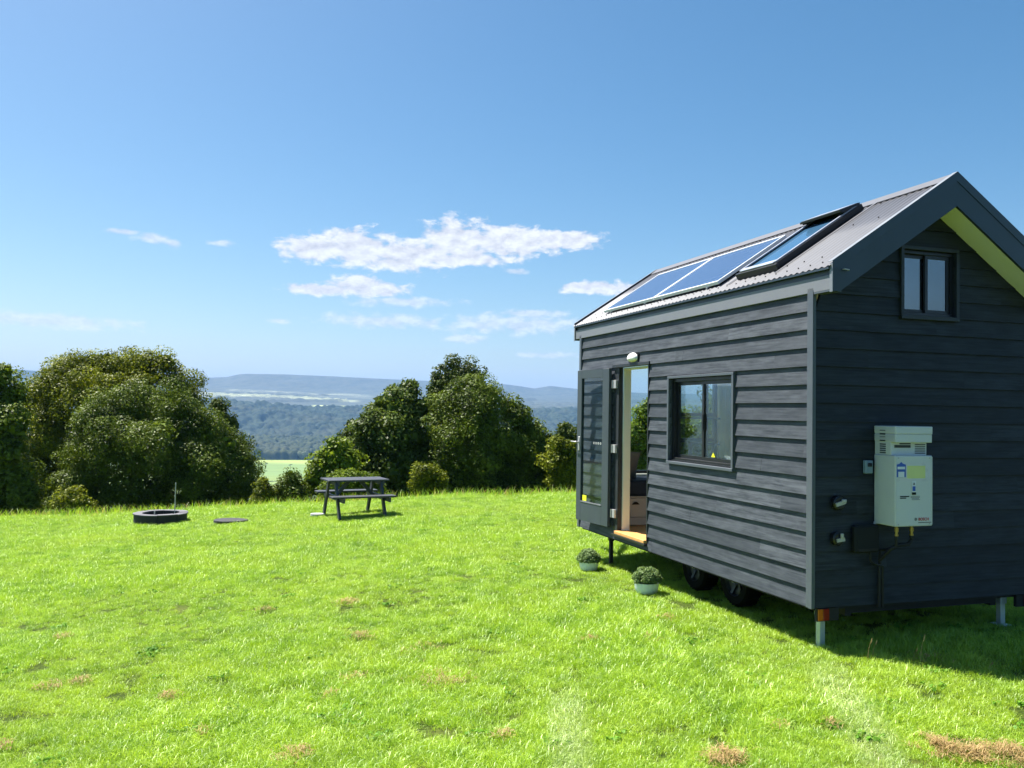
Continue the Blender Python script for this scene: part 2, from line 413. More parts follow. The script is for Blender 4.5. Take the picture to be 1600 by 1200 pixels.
def np_mesh(name, verts, faces_flat, loop_start, mat, parent=None, smooth=False):
    me = bpy.data.meshes.new(name)
    me.vertices.add(len(verts)); me.vertices.foreach_set('co', np.asarray(verts, np.float32).ravel())
    me.loops.add(len(faces_flat)); me.loops.foreach_set('vertex_index', np.asarray(faces_flat, np.int32))
    me.polygons.add(len(loop_start)); me.polygons.foreach_set('loop_start', np.asarray(loop_start, np.int32))
    me.materials.append(mat)
    if smooth: me.polygons.foreach_set('use_smooth', np.ones(len(loop_start), bool))
    me.update(calc_edges=True)
    o = bpy.data.objects.new(name, me); COL.objects.link(o)
    if parent: o.parent = parent
    return o

# ------------------------------------------------------------------ terrain
def sstep(t): t = np.clip(t, 0, 1); return t * t * (3 - 2 * t)
def vnoise(x, y, s, seed=0):
    """smooth value noise"""
    x = x / s; y = y / s; xi = np.floor(x).astype(np.int64); yi = np.floor(y).astype(np.int64); fx = sstep(x - xi); fy = sstep(y - yi)
    def h(a, b):
        n = (a * 374761393 + b * 668265263 + seed * 1442695041) & 0xffffffff
        n = ((n ^ (n >> 13)) * 1274126177) & 0xffffffff
        return ((n ^ (n >> 16)) & 0xffff) / 65535.0
    return (h(xi, yi) * (1 - fx) + h(xi + 1, yi) * fx) * (1 - fy) + (h(xi, yi + 1) * (1 - fx) + h(xi + 1, yi + 1) * fx) * fy
RID = [(-60, .0300), (-25, .0310), (-20.46, .0324), (-19.69, .0314), (-18.71, .0326), (-18.05, .0358), (-17.54, .0368), (-14.93, .0373), (-12.04, .0364),
       (-8.66, .0348), (-.65, .0315), (.44, .0295), (1.53, .0268), (2.62, .0301), (4.57, .0268), (8.66, .0233), (20, .022), (60, .03)]
PROF_R = np.array([600, 1100, 1300, 1590, 1700, 1900, 2150, 2260, 2900, 3500, 4150, 4700, 5100, 5600, 12000.])
PROF_S = np.array([-.20, -.0985, -.0850, -.0605, -.0640, -.0530, -.0420, -.0425, -.0030, .0040, .0130, .0215, .034, .0285, .012])
def far_h(r, azd):
    ridge = np.interp(azd, [a for a, _ in RID], [b for _, b in RID])
    s = np.interp(r, PROF_R, PROF_S)
    s = np.where(r > 4150, .0130 + (s - .0130) * (ridge - .0130) / (.034 - .0130), s)
    h = r * s + CAMZ
    return np.maximum(h, -112 + 0 * r)
def ground(x, y):
    x = np.asarray(x, float); y = np.asarray(y, float)
    xs = 2.4 - np.log1p(np.exp(np.clip((2.4 - x) * 1.6, -30, 30))) / 1.6
    h = .115 + .065 * (xs - 2.4) - .0022 * (y - 6.7)
    h = h + (vnoise(x, y, 2.3, 1) - .5) * .05 + (vnoise(x, y, .9, 2) - .5) * .022
    yc = 19.7 - .9 * sstep((x + 2) / 5)
    d = np.maximum(0, y - yc); h = h - .3 * (np.sqrt(d * d + 9) - 3)
    r = np.hypot(x, y)
    d2 = np.maximum(0, np.maximum(np.abs(x), -y) - 45); h = h - .22 * (np.sqrt(d2 * d2 + 100) - 10)
    azd = np.degrees(np.arctan2(x, y))
    return np.maximum(h, far_h(np.maximum(r, 600), azd))
def gz(x, y): return float(ground(np.array([x]), np.array([y]))[0])

def polar_sheet(name, rs, azs, mat, hfun, closed=False, kind='structure', label=None):
    Rg, A = np.meshgrid(rs, azs, indexing='ij'); X = Rg * np.sin(A); Y = Rg * np.cos(A); Zz = hfun(X, Y, Rg, np.degrees(A))
    V = np.stack([X, Y, Zz], -1).reshape(-1, 3); nr, na = Rg.shape
    i, j = np.meshgrid(np.arange(nr - 1), np.arange(na if closed else na - 1), indexing='ij'); j2 = (j + 1) % na
    q = np.stack([i * na + j, (i + 1) * na + j, (i + 1) * na + j2, i * na + j2], -1).reshape(-1, 4)[:, ::-1]
    o = np_mesh(name, V, q.ravel(), np.arange(len(q)) * 4, mat, smooth=True)
    tag(o, label, None, None, kind); return o

def meadow_mat():
    m, nt, bs = new_mat('meadow_soil_and_thatch')
    w = coord(nt, 'World')
    a = noise(nt, w, 0.7, 5, 0.6); b = noise(nt, w, 28, 6, 0.7)
    c = ramp(nt, b, [(0.3, (0.012, 0.022, 0.004)), (0.55, (0.05, 0.08, 0.010)), (0.8, (0.15, 0.17, 0.03))])
    c = mix(nt, mrange(nt, a, 0.5, 0.75, 0, 0.5), c, (0.24, 0.26, 0.06))
    nt.links.new(c, bs.inputs['Base Color']); bs.inputs['Roughness'].default_value = 0.9; bs.inputs['Specular IOR Level'].default_value = 0.1
    bump(nt, bs, b, 0.8, 0.03); return m
TAU = 2 * math.pi
rs = np.concatenate([[0.05], np.geomspace(1.0, 40, 150), np.geomspace(42, 1100, 60)])
polar_sheet('meadow', rs, np.linspace(0, TAU, 361)[:-1], meadow_mat(), lambda X, Y, r, a: ground(X, Y), closed=True)

def fields_mat():
    m, nt, bs = new_mat('valley_pasture')
    w = coord(nt, 'World'); g = nt.nodes.new('ShaderNodeNewGeometry'); sx = nt.nodes.new('ShaderNodeSeparateXYZ'); nt.links.new(g.outputs['Position'], sx.inputs[0])
    n = noise(nt, coord(nt, 'World', (0.012, 0.03, 1)), 1.0, 5, 0.6)
    c = ramp(nt, n, [(0.35, (0.12, 0.15, 0.02)), (0.5, (0.14, 0.21, 0.03)), (0.68, (0.22, 0.26, 0.06))])
    band = mrange(nt, sx.outputs[1], 1290, 1340); c = mix(nt, nmath(nt, 'MULTIPLY', band, 0.55), c, (0.09, 0.17, 0.035))
    band2 = mrange(nt, sx.outputs[1], 1470, 1500); c = mix(nt, band2, c, (0.22, 0.28, 0.05))
    nt.links.new(c, bs.inputs['Base Color']); bs.inputs['Roughness'].default_value = 0.9; return m
def forest_mat(name, a, b, sc=0.06):
    m, nt, bs = new_mat(name)
    n = noise(nt, coord(nt, 'World', (sc, sc, sc)), 1.0, 6, 0.65); n2 = noise(nt, coord(nt, 'World', (0.006, 0.006, 0.006)), 1.0, 3, 0.5)
    c = mix(nt, mrange(nt, n, 0.3, 0.7), a, b); c = mix(nt, nmath(nt, 'MULTIPLY', mrange(nt, n2, 0.45, 0.7), 0.35), c, (0.065, 0.065, 0.035))
    nt.links.new(c, bs.inputs['Base Color']); bs.inputs['Roughness'].default_value = 0.85; bs.inputs['Specular IOR Level'].default_value = 0.1; return m
def crowns(X, Y, cell, H, seed, keep=1.0):
    gx = X / cell; gy = Y / cell; ix = np.floor(gx); iy = np.floor(gy); out = np.zeros_like(X)
    for dx in (-1, 0, 1):
        for dy in (-1, 0, 1):
            a = (ix + dx).astype(np.int64); b = (iy + dy).astype(np.int64)
            def hh(k):
                n = (a * 374761393 + b * 668265263 + (seed + k) * 974634777) & 0xffffffff
                n = ((n ^ (n >> 13)) * 1274126177) & 0xffffffff
                return ((n ^ (n >> 16)) & 0xffff) / 65535.0
            cx = (a + .5 + .8 * (hh(0) - .5)); cy = (b + .5 + .8 * (hh(1) - .5)); rr = .5 + .35 * hh(2); hgt = H * (.55 + .6 * hh(3)) * (hh(4) < keep)
            d2 = ((gx - cx) ** 2 + (gy - cy) ** 2) / (rr * rr); out = np.maximum(out, hgt * np.sqrt(np.maximum(0, 1 - d2 * .8)) )
    return out
AZ = lambda a0, a1, st: np.arange(math.radians(a0), math.radians(a1), st)
full = np.linspace(0, TAU, 241)[:-1]
polar_sheet('fields', np.geomspace(1090, 1640, 24), full, fields_mat(), lambda X, Y, r, a: far_h(r, a) + 0.4, closed=True)
MF1 = forest_mat('woodland_canopy', (0.012, 0.022, 0.010), (0.050, 0.062, 0.026)); MF2 = forest_mat('hill_forest_canopy', (0.008, 0.018, 0.012), (0.032, 0.048, 0.026), 0.04)
def wood_h(X, Y, r, a):
    edge = 1600 + 70 * (vnoise(a, a * 0, 3.0, 5) - .4) + np.where(a > -14.2, 170 * sstep((a + 14.2) / 1.2), 0)
    k = sstep((r - edge) / 14); c = crowns(X, Y, 13, 19, 3) * .8 + crowns(X, Y, 6, 5, 8) * .6
    return far_h(r, a) + k * (4 + c) - (1 - k) * 3 + 5 * k * (vnoise(X, Y, 60, 9) - .5)
o = polar_sheet('valley_woodland', np.arange(1585, 2200, 3.0), AZ(-24, 14, 0.0014), MF1, wood_h, kind='stuff', label='dense dark wood across the valley beyond the green paddock')
tag(o, cat='woodland')
def hill_h(X, Y, r, a):
    k = sstep((r - 2205) / 40) * (1 - sstep((r - 2920) / 40)); c = crowns(X, Y, 17, 17, 13) + crowns(X, Y, 45, 14, 23)
    return far_h(r, a) + k * c - 2 + 26 * (vnoise(X, Y, 170, 31) - .5) * k
o = polar_sheet('hill_forest', np.arange(2190, 2985, 5.5), AZ(-24, 14, 0.0019), MF2, hill_h, kind='stuff', label='blue green forest covering the steep slope above the valley wood')
tag(o, cat='forest')
def plateau_mat():
    m, nt, bs = new_mat('plateau_forest_and_farmland')
    n = noise(nt, coord(nt, 'World', (0.03, 0.012, 0.03)), 1.0, 6, 0.7)
    c = mix(nt, mrange(nt, n, 0.3, 0.7), (0.010, 0.022, 0.014), (0.040, 0.050, 0.030))
    g = nt.nodes.new('ShaderNodeNewGeometry'); sx = nt.nodes.new('ShaderNodeSeparateXYZ'); nt.links.new(g.outputs['Position'], sx.inputs[0])
    az = nmath(nt, 'ARCTAN2', sx.outputs[0], sx.outputs[1]); rr = sx.outputs[1]
    nn = noise(nt, coord(nt, 'World', (0.004, 0.012, 1)), 1.0, 4, 0.6)
    def patch(a0, a1, r0, r1, thr, col, c):
        fa = nmath(nt, 'MULTIPLY', mrange(nt, az, math.radians(a0), math.radians(a0 + .5)), mrange(nt, az, math.radians(a1 - .8), math.radians(a1), 1, 0))
        fr = nmath(nt, 'MULTIPLY', mrange(nt, rr, r0, r0 + 60), mrange(nt, rr, r1 - 60, r1, 1, 0))
        f = nmath(nt, 'MULTIPLY', nmath(nt, 'MULTIPLY', fa, fr), mrange(nt, nn, thr, thr + .06))
        return mix(nt, f, c, col)
    c = patch(-24, -10, 3560, 3860, .46, (0.27, 0.29, 0.16), c)
    c = patch(-13.5, -6, 2985, 3330, .30, (0.30, 0.34, 0.14), c)
    c = patch(-19, -9, 3950, 4300, .50, (0.20, 0.22, 0.15), c)
    c = patch(-24, 12, 4000, 4120, .46, (0.03, 0.04, 0.03), c)
    nt.links.new(c, bs.inputs['Base Color']); bs.inputs['Roughness'].default_value = 0.9; return m
def plat_h(X, Y, r, a):
    k = sstep((r - 3000) / 150); k2 = 1 - sstep((r - 4100) / 300)
    keep = (vnoise(X, Y, 260, 41) > .5)
    return far_h(r, a) + crowns(X, Y, 34, 14, 33) * k * keep * k2 + (vnoise(X, Y, 120, 71) - .5) * 14 * k * (1 - k2) * (r < 5000)
polar_sheet('hills', np.concatenate([np.arange(2900, 4200, 14.0), np.arange(4200, 5150, 22.), np.geomspace(5160, 9000, 12)]), AZ(-26, 16, 0.0028), plateau_mat(), plat_h)
polar_sheet('hills', np.geomspace(1630, 9000, 60), np.concatenate([AZ(15.8, 180, 0.03), AZ(180, 334.4, 0.03)]), MF2, lambda X, Y, r, a: far_h(r, np.where(a > 180, a - 360, a)) + crowns(X, Y, 60, 20, 3))

# ------------------------------------------------------------------ grass
def px_ground(px, py):
    r = ray(px, py); lo, hi = 1.0, 60.0
    for _ in range(40):
        t = (lo + hi) / 2; p = r * t
        if CAMZ + p.z > gz(p.x, p.y): lo = t
        else: hi = t
    return (r * lo).x, (r * lo).y
TRK = [px_ground(897, 1260), px_ground(884, 1060), px_ground(1430, 1260), px_ground(1270, 1020)]
def grass_mat(name='grass_blades', dry=0.0):
    m, nt, bs = new_mat(name); nt.nodes.remove(bs)
    g = nt.nodes.new('ShaderNodeNewGeometry'); oi = nt.nodes.new('ShaderNodeObjectInfo')
    w = coord(nt, 'World'); a = noise(nt, w, 0.55, 4, 0.55); b = noise(nt, w, 2.6, 5, 0.65); d = noise(nt, coord(nt, 'World', (1, 1, 1), (13, 5, 0)), 1.15, 6, 0.7)
    rnd = g.outputs['Random Per Island']
    f = nmath(nt, 'ADD', nmath(nt, 'MULTIPLY', rnd, 0.5), nmath(nt, 'MULTIPLY', mrange(nt, b, 0.3, 0.7), 0.5))
    c = ramp(nt, f, [(0.0, (0.06, 0.16, 0.008)), (0.45, (0.27, 0.465, 0.012)), (1.0, (0.52, 0.68, 0.07))])
    c = mix(nt, mrange(nt, a, 0.38, 0.68, 0, 0.6), c, (0.40, 0.54, 0.03))
    e = noise(nt, coord(nt, 'World', (1, 1, 1), (3, 9, 0)), 1.5, 5, 0.6); c = mix(nt, mrange(nt, e, 0.55, 0.70, 0, 0.35), c, (0.10, 0.28, 0.012))
    orr = oi.outputs['Random']; c = mix(nt, mrange(nt, orr, 0.55, 1.0, 0, 0.65), c, (0.50, 0.69, 0.09)); c = mix(nt, mrange(nt, orr, 0.0, 0.22, 0.65, 0), c, (0.06, 0.17, 0.01))
    # worn paler wheel tracks running up to the house
    sx = nt.nodes.new('ShaderNodeSeparateXYZ'); nt.links.new(g.outputs['Position'], sx.inputs[0]); X, Y = sx.outputs[0], sx.outputs[1]
    def track(x0, y0, x1, y1, w0, col, amt, c):
        L_ = math.hypot(x1 - x0, y1 - y0); ux, uy = (x1 - x0) / L_, (y1 - y0) / L_
        px = nmath(nt, 'SUBTRACT', X, x0); py = nmath(nt, 'SUBTRACT', Y, y0)
        lat = nmath(nt, 'ABSOLUTE', nmath(nt, 'SUBTRACT', nmath(nt, 'MULTIPLY', px, uy), nmath(nt, 'MULTIPLY', py, ux)))
        lon = nmath(nt, 'ADD', nmath(nt, 'MULTIPLY', px, ux), nmath(nt, 'MULTIPLY', py, uy))
        k = nmath(nt, 'MULTIPLY', mrange(nt, lat, w0 * .3, w0, 1, 0), nmath(nt, 'MULTIPLY', mrange(nt, lon, -0.3, 0.4), mrange(nt, lon, L_ - .8, L_, 1, 0)))
        k = nmath(nt, 'MULTIPLY', k, mrange(nt, b, 0.25, 0.6, 0.3, 1)); k = nmath(nt, 'MULTIPLY', k, nmath(nt, 'MULTIPLY', mrange(nt, rnd, 0.1, 0.7), amt))
        return mix(nt, k, c, col)
    c = track(TRK[0][0], TRK[0][1], TRK[1][0], TRK[1][1], .17, (0.66, 0.72, 0.46), 0.62, c)
    c = track(TRK[2][0], TRK[2][1], TRK[3][0], TRK[3][1], .20, (0.64, 0.70, 0.44), 0.55, c)
    dryf = nmath(nt, 'MULTIPLY', mrange(nt, d, 0.69, 0.76), mrange(nt, rnd, 0.2, 0.5))
    dryf = nmath(nt, 'MAXIMUM', dryf, nmath(nt, 'GREATER_THAN', rnd, 0.955 - dry))
    c = mix(nt, dryf, c, (0.52, 0.40, 0.17))
    df = nt.nodes.new('ShaderNodeBsdfDiffuse'); nt.links.new(c, df.inputs[0])
    tl = nt.nodes.new('ShaderNodeBsdfTranslucent'); nt.links.new(mix(nt, 1.0, c, (1.0, 1.0, 0.55), 'MULTIPLY'), tl.inputs[0])
    gl = nt.nodes.new('ShaderNodeBsdfGlossy'); gl.inputs['Roughness'].default_value = 0.45; gl.inputs[0].default_value = (0.9, 1, 0.85, 1)
    m1 = nt.nodes.new('ShaderNodeMixShader'); m1.inputs[0].default_value = 0.38; nt.links.new(df.outputs[0], m1.inputs[1]); nt.links.new(tl.outputs[0], m1.inputs[2])
    m2 = nt.nodes.new('ShaderNodeMixShader'); m2.inputs[0].default_value = 0.06; nt.links.new(m1.outputs[0], m2.inputs[1]); nt.links.new(gl.outputs[0], m2.inputs[2])
    nt.links.new(m2.outputs[0], nt.nodes['Material Output'].inputs[0]); return m
MG = grass_mat(); MGD = grass_mat('tall_seeding_grass', 0.15)
STRAW = leaf_mat('dry_clippings', (0.20, 0.13, 0.05), (0.46, 0.34, 0.16), 0.25)

def blade_mesh(base, h, w, lean, yaw, bend):
    """base (n,3) -> 5 vertices per blade: a quad and a tip"""
    n = len(base); dx, dy = np.cos(yaw), np.sin(yaw); sx_, sy_ = -dy, dx
    lx, ly = np.cos(lean), np.sin(lean)
    z0 = np.zeros(n)
    side = np.stack([sx_, sy_, z0], 1) * (w / 2)[:, None]
    lv = np.stack([lx, ly, z0], 1)
    mid = base + lv * (bend * .35 * h)[:, None] + np.array([0, 0, 1.0]) * (h * .58)[:, None]
    tip = base + lv * (bend * h)[:, None] + np.array([0, 0, 1.0]) * (h * np.sqrt(np.maximum(.15, 1 - bend ** 2 * .6)))[:, None]
    V = np.stack([base - side, base + side, mid + side * .75, mid - side * .75, tip], 1).reshape(-1, 3)
    b = np.arange(n)[:, None] * 5
    F_ = (b + np.array([0, 1, 2, 3, 3, 2, 4])).ravel(); ls = (np.arange(n)[:, None] * 7 + np.array([0, 4])).ravel()
    return V, F_, ls

src = bpy.data.collections.new('grass_tufts')
def tuft(i, n, spread, hm, wm):
    r = spread * np.sqrt(rng.random(n)); t = rng.random(n) * TAU
    base = np.stack([r * np.cos(t), r * np.sin(t), -0.012 * np.ones(n)], 1)
    h = hm * (.45 + .75 * rng.random(n)); w = wm * (.7 + .6 * rng.random(n)); yaw = rng.random(n) * TAU
    V, F_, ls = blade_mesh(base, h, w, rng.random(n) * TAU, yaw, .3 + .95 * rng.random(n))
    o = np_mesh('grass_tuft', V, F_, ls, MG); COL.objects.unlink(o); src.objects.link(o); return o
for i in range(7): tuft(i, 50, .075, .050, .0034)
for i in range(3): tuft(i, 38, .06, .078, .0036)

def scatter(name, pts, scl, label):
    me = bpy.data.meshes.new(name); me.vertices.add(len(pts)); me.vertices.foreach_set('co', pts.astype(np.float32).ravel())
    at = me.attributes.new('tuft_scale', 'FLOAT', 'POINT'); at.data.foreach_set('value', scl.astype(np.float32))
    at = me.attributes.new('tuft_turn', 'FLOAT', 'POINT'); at.data.foreach_set('value', (rng.random(len(pts)) * TAU).astype(np.float32))
    o = bpy.data.objects.new(name, me); COL.objects.link(o); tag(o, label, 'grass', None, 'stuff')
    ng = bpy.data.node_groups.new('scatter_tufts', 'GeometryNodeTree')
    ng.interface.new_socket('Geometry', in_out='INPUT', socket_type='NodeSocketGeometry'); ng.interface.new_socket('Geometry', in_out='OUTPUT', socket_type='NodeSocketGeometry')
    N = ng.nodes; L = ng.links; gi = N.new('NodeGroupInput'); go = N.new('NodeGroupOutput')
    ci = N.new('GeometryNodeCollectionInfo'); ci.inputs['Collection'].default_value = src; ci.inputs['Separate Children'].default_value = True
    ip = N.new('GeometryNodeInstanceOnPoints'); ip.inputs['Pick Instance'].default_value = True
    a1 = N.new('GeometryNodeInputNamedAttribute'); a1.data_type = 'FLOAT'; a1.inputs['Name'].default_value = 'tuft_scale'
    a2 = N.new('GeometryNodeInputNamedAttribute'); a2.data_type = 'FLOAT'; a2.inputs['Name'].default_value = 'tuft_turn'
    cx = N.new('ShaderNodeCombineXYZ'); L.new(a2.outputs[0], cx.inputs[2])
    L.new(gi.outputs[0], ip.inputs['Points']); L.new(ci.outputs[0], ip.inputs['Instance']); L.new(cx.outputs[0], ip.inputs['Rotation']); L.new(a1.outputs[0], ip.inputs['Scale'])
    L.new(ip.outputs[0], go.inputs[0]); md = o.modifiers.new('scatter', 'NODES'); md.node_group = ng
    return o

def sector_pts(n, y0, y1, power, half=0.70, xoff=0.0):
    u = rng.random(n); p = 1 - power                                    # density falls off with distance
    y = ((y0 ** (p + 1)) + u * (y1 ** (p + 1) - y0 ** (p + 1))) ** (1 / (p + 1))
    x = (rng.random(n) * 2 - 1) * half * (y + 1.0); return x, y
def put_grass():
    n = 230000
    x, y = sector_pts(n, 2.6, 24.5, 0.95)
    z = ground(x, y); tall = vnoise(x, y, 1.1, 77) ** 2
    s = (.75 + .55 * rng.random(n)) * (.66 + .85 * tall) * np.interp(y, [3, 8, 22], [.9, .95, 1.25])
    hole = vnoise(x, y, .26, 55) * .3 + vnoise(x, y, .11, 56) * .4 + vnoise(x, y, .06, 57) * .3
    keep = (hole > np.interp(y, [4, 9, 16], [.39, .37, .29]))
    P = np.stack([x, y, z], 1)[keep]
    scatter('lawn_grass', P, s[keep], 'short sunlit green grass covering the hilltop clearing')
put_grass()

def tall_grass():
    """unmown seeding fringe along the brow of the knoll"""
    n = 15000
    x = rng.random(n) * 30 - 17; yc = 19.7 - .9 * sstep((x + 2) / 5); y = yc + .3 + rng.gamma(2.0, .55, n)
    thin = vnoise(x, y, 1.2, 91); keep = thin > .25 * rng.random(n); x, y = x[keep], y[keep]; n = len(x)
    base = np.stack([x, y, ground(x, y) - .02], 1)
    V, F_, ls = blade_mesh(base, .08 + .24 * rng.random(n) ** 2, .008 + .007 * rng.random(n), rng.random(n) * TAU, rng.random(n) * TAU, .2 + .6 * rng.random(n))
    o = np_mesh('tall_grass', V, F_, ls, MGD); tag(o, 'unmown seeding grass fringe along the far edge of the lawn', 'grass', None, 'stuff')
tall_grass()

def weeds():
    n = 120; x, y = sector_pts(n, 4.0, 15.0, 1.0, .62); C = []; 
    for a, b in zip(x, y):
        k = rng.integers(4, 12); q = np.stack([a + rng.normal(0, .05, k), b + rng.normal(0, .05, k)], 1); C.append(np.column_stack([q, ground(q[:, 0], q[:, 1]) + .03]))
    C = np.concatenate(C); V = leaves(C, np.full(len(C), .022), 7, .026, .5, 1.2, .75)
    tag(quads('clover', V, CLV), 'small dark clover and weed leaves scattered through the lawn', 'clover', None, 'stuff')
def seed_stalks():
    mb = MB()
    for (x, y, h) in [(2.72, 6.42, .17), (2.77, 6.45, .15), (3.06, 6.30, .22), (3.02, 6.33, .12), (3.45, 6.1, .08)]:
        z = gz(x, y); mb.tube([(x, y, z), (x + .01, y, z + h * .6), (x + .03, y, z + h)], [.0018, .0015, .001], 5, STRAW)
        mb.tube([(x + .024, y, z + h * .82), (x + .03, y, z + h * .9), (x + .036, y, z + h * 1.06)], [.002, .005, .002], 6, STRAW)
    tag(mb.build('seed_stalks'), 'pale grass seed stalks standing in the shade by the near jack leg', 'grass', None, 'stuff')
seed_stalks()

def dry_clumps():
    spots = []
    def at(px, py):
        r = ray(px, py); lo, hi = 1.0, 60.0
        for _ in range(40):
            t = (lo + hi) / 2; p = r * t
            if CAMZ + p.z > gz(p.x, p.y): lo = t
            else: hi = t
        return (r * lo).x, (r * lo).y
    for px, py, s, n in [(1131, 1188, .07, 800), (1455, 1170, .07, 600), (1478, 1180, .08, 600), (1520, 1186, .07, 500), (1575, 1188, .12, 1100), (540, 945, .13, 600), (565, 998, .11, 400), (415, 957, .08, 220),
                         (97, 1000, .08, 250), (80, 1077, .1, 350), (127, 1070, .07, 200), (520, 1012 + 80, .06, 130), (262, 1095, .08, 260), (318, 1150, .05, 160), (455, 1185, .09, 450), (788, 1155, .06, 220),
                         (1040, 970, .09, 240), (922, 1005, .08, 180), (690, 1065, .22, 420), (665, 1020, .2, 200), (550, 1065, .12, 220), (1450, 1035, .14, 350), (1300, 1140, .05, 120), (5, 1173, .05, 160), (1215, 1140, .06, 120), (700, 1072, .1, 250), (1010, 1003, .1, 150)]:
        x, y = at(px, py); spots.append((x, y, s, n))
    spots = [(x, y, s_ * (1 if k < 5 else .7), int(n_ * (.8 if k < 5 else .4))) for k, (x, y, s_, n_) in enumerate(spots)]
    B = [];
    for x, y, s, n in spots:
        q = np.stack([x + rng.normal(0, s * .8, n) , y + rng.normal(0, s * .8, n)], 1); z = ground(q[:, 0], q[:, 1]) + .02 + .045 * rng.random(n) * np.exp(-((q[:, 0] - x) ** 2 + (q[:, 1] - y) ** 2) / (s * s * 2))
        B.append(np.stack([q[:, 0], q[:, 1], z], 1))
    B = np.concatenate(B); n = len(B); yaw = rng.random(n) * TAU
    keep = vnoise(B[:, 0], B[:, 1], .06, 17) > .35; B = B[keep]; n = len(B); yaw = yaw[keep]
    V, F_, ls = blade_mesh(B, .012 + .03 * rng.random(n), .0030 + .003 * rng.random(n), yaw, yaw, 1.2 + 1.2 * rng.random(n))
    tag(np_mesh('dry_clippings', V, F_, ls, STRAW), 'scattered tufts of dead brown grass clippings on the lawn', 'dead grass', None, 'stuff')
dry_clumps()

# ------------------------------------------------------------------ foliage
def leaves(centers, radii, per, size, squash=0.8, upbias=0.35, aspect=0.55, droop=0.0):
    """leaf quads on and inside clumps"""
    nC = len(centers); n = (per if hasattr(per, '__len__') else np.full(nC, per)).astype(int); idx = np.repeat(np.arange(nC), n); N_ = len(idx)
    d = rng.normal(size=(N_, 3)); d /= np.linalg.norm(d, axis=1, keepdims=True)
    rad = radii[idx] * (.55 + .5 * rng.random(N_) ** .6)
    P = centers[idx] + d * rad[:, None] * np.array([1, 1, squash])
    nrm = d * .8 + rng.normal(size=(N_, 3)) * .45 + np.array([0, 0, upbias]); nrm /= np.linalg.norm(nrm, axis=1, keepdims=True)
    t = np.cross(nrm, rng.normal(size=(N_, 3))); t /= np.linalg.norm(t, axis=1, keepdims=True) + 1e-9; b = np.cross(nrm, t)
    s = size * (.6 + .8 * rng.random(N_)); a = t * (s / 2)[:, None]; c = b * (s * aspect / 2)[:, None]; fold = nrm * (s * .12)[:, None]
    V = np.stack([P - a, P - c - fold, P + a, P + c - fold], 1).reshape(-1, 3)
    return V
def quads(name, V, mat, parent=None):
    n = len(V) // 4; return np_mesh(name, V, np.arange(n * 4), np.arange(n) * 4, mat, parent)

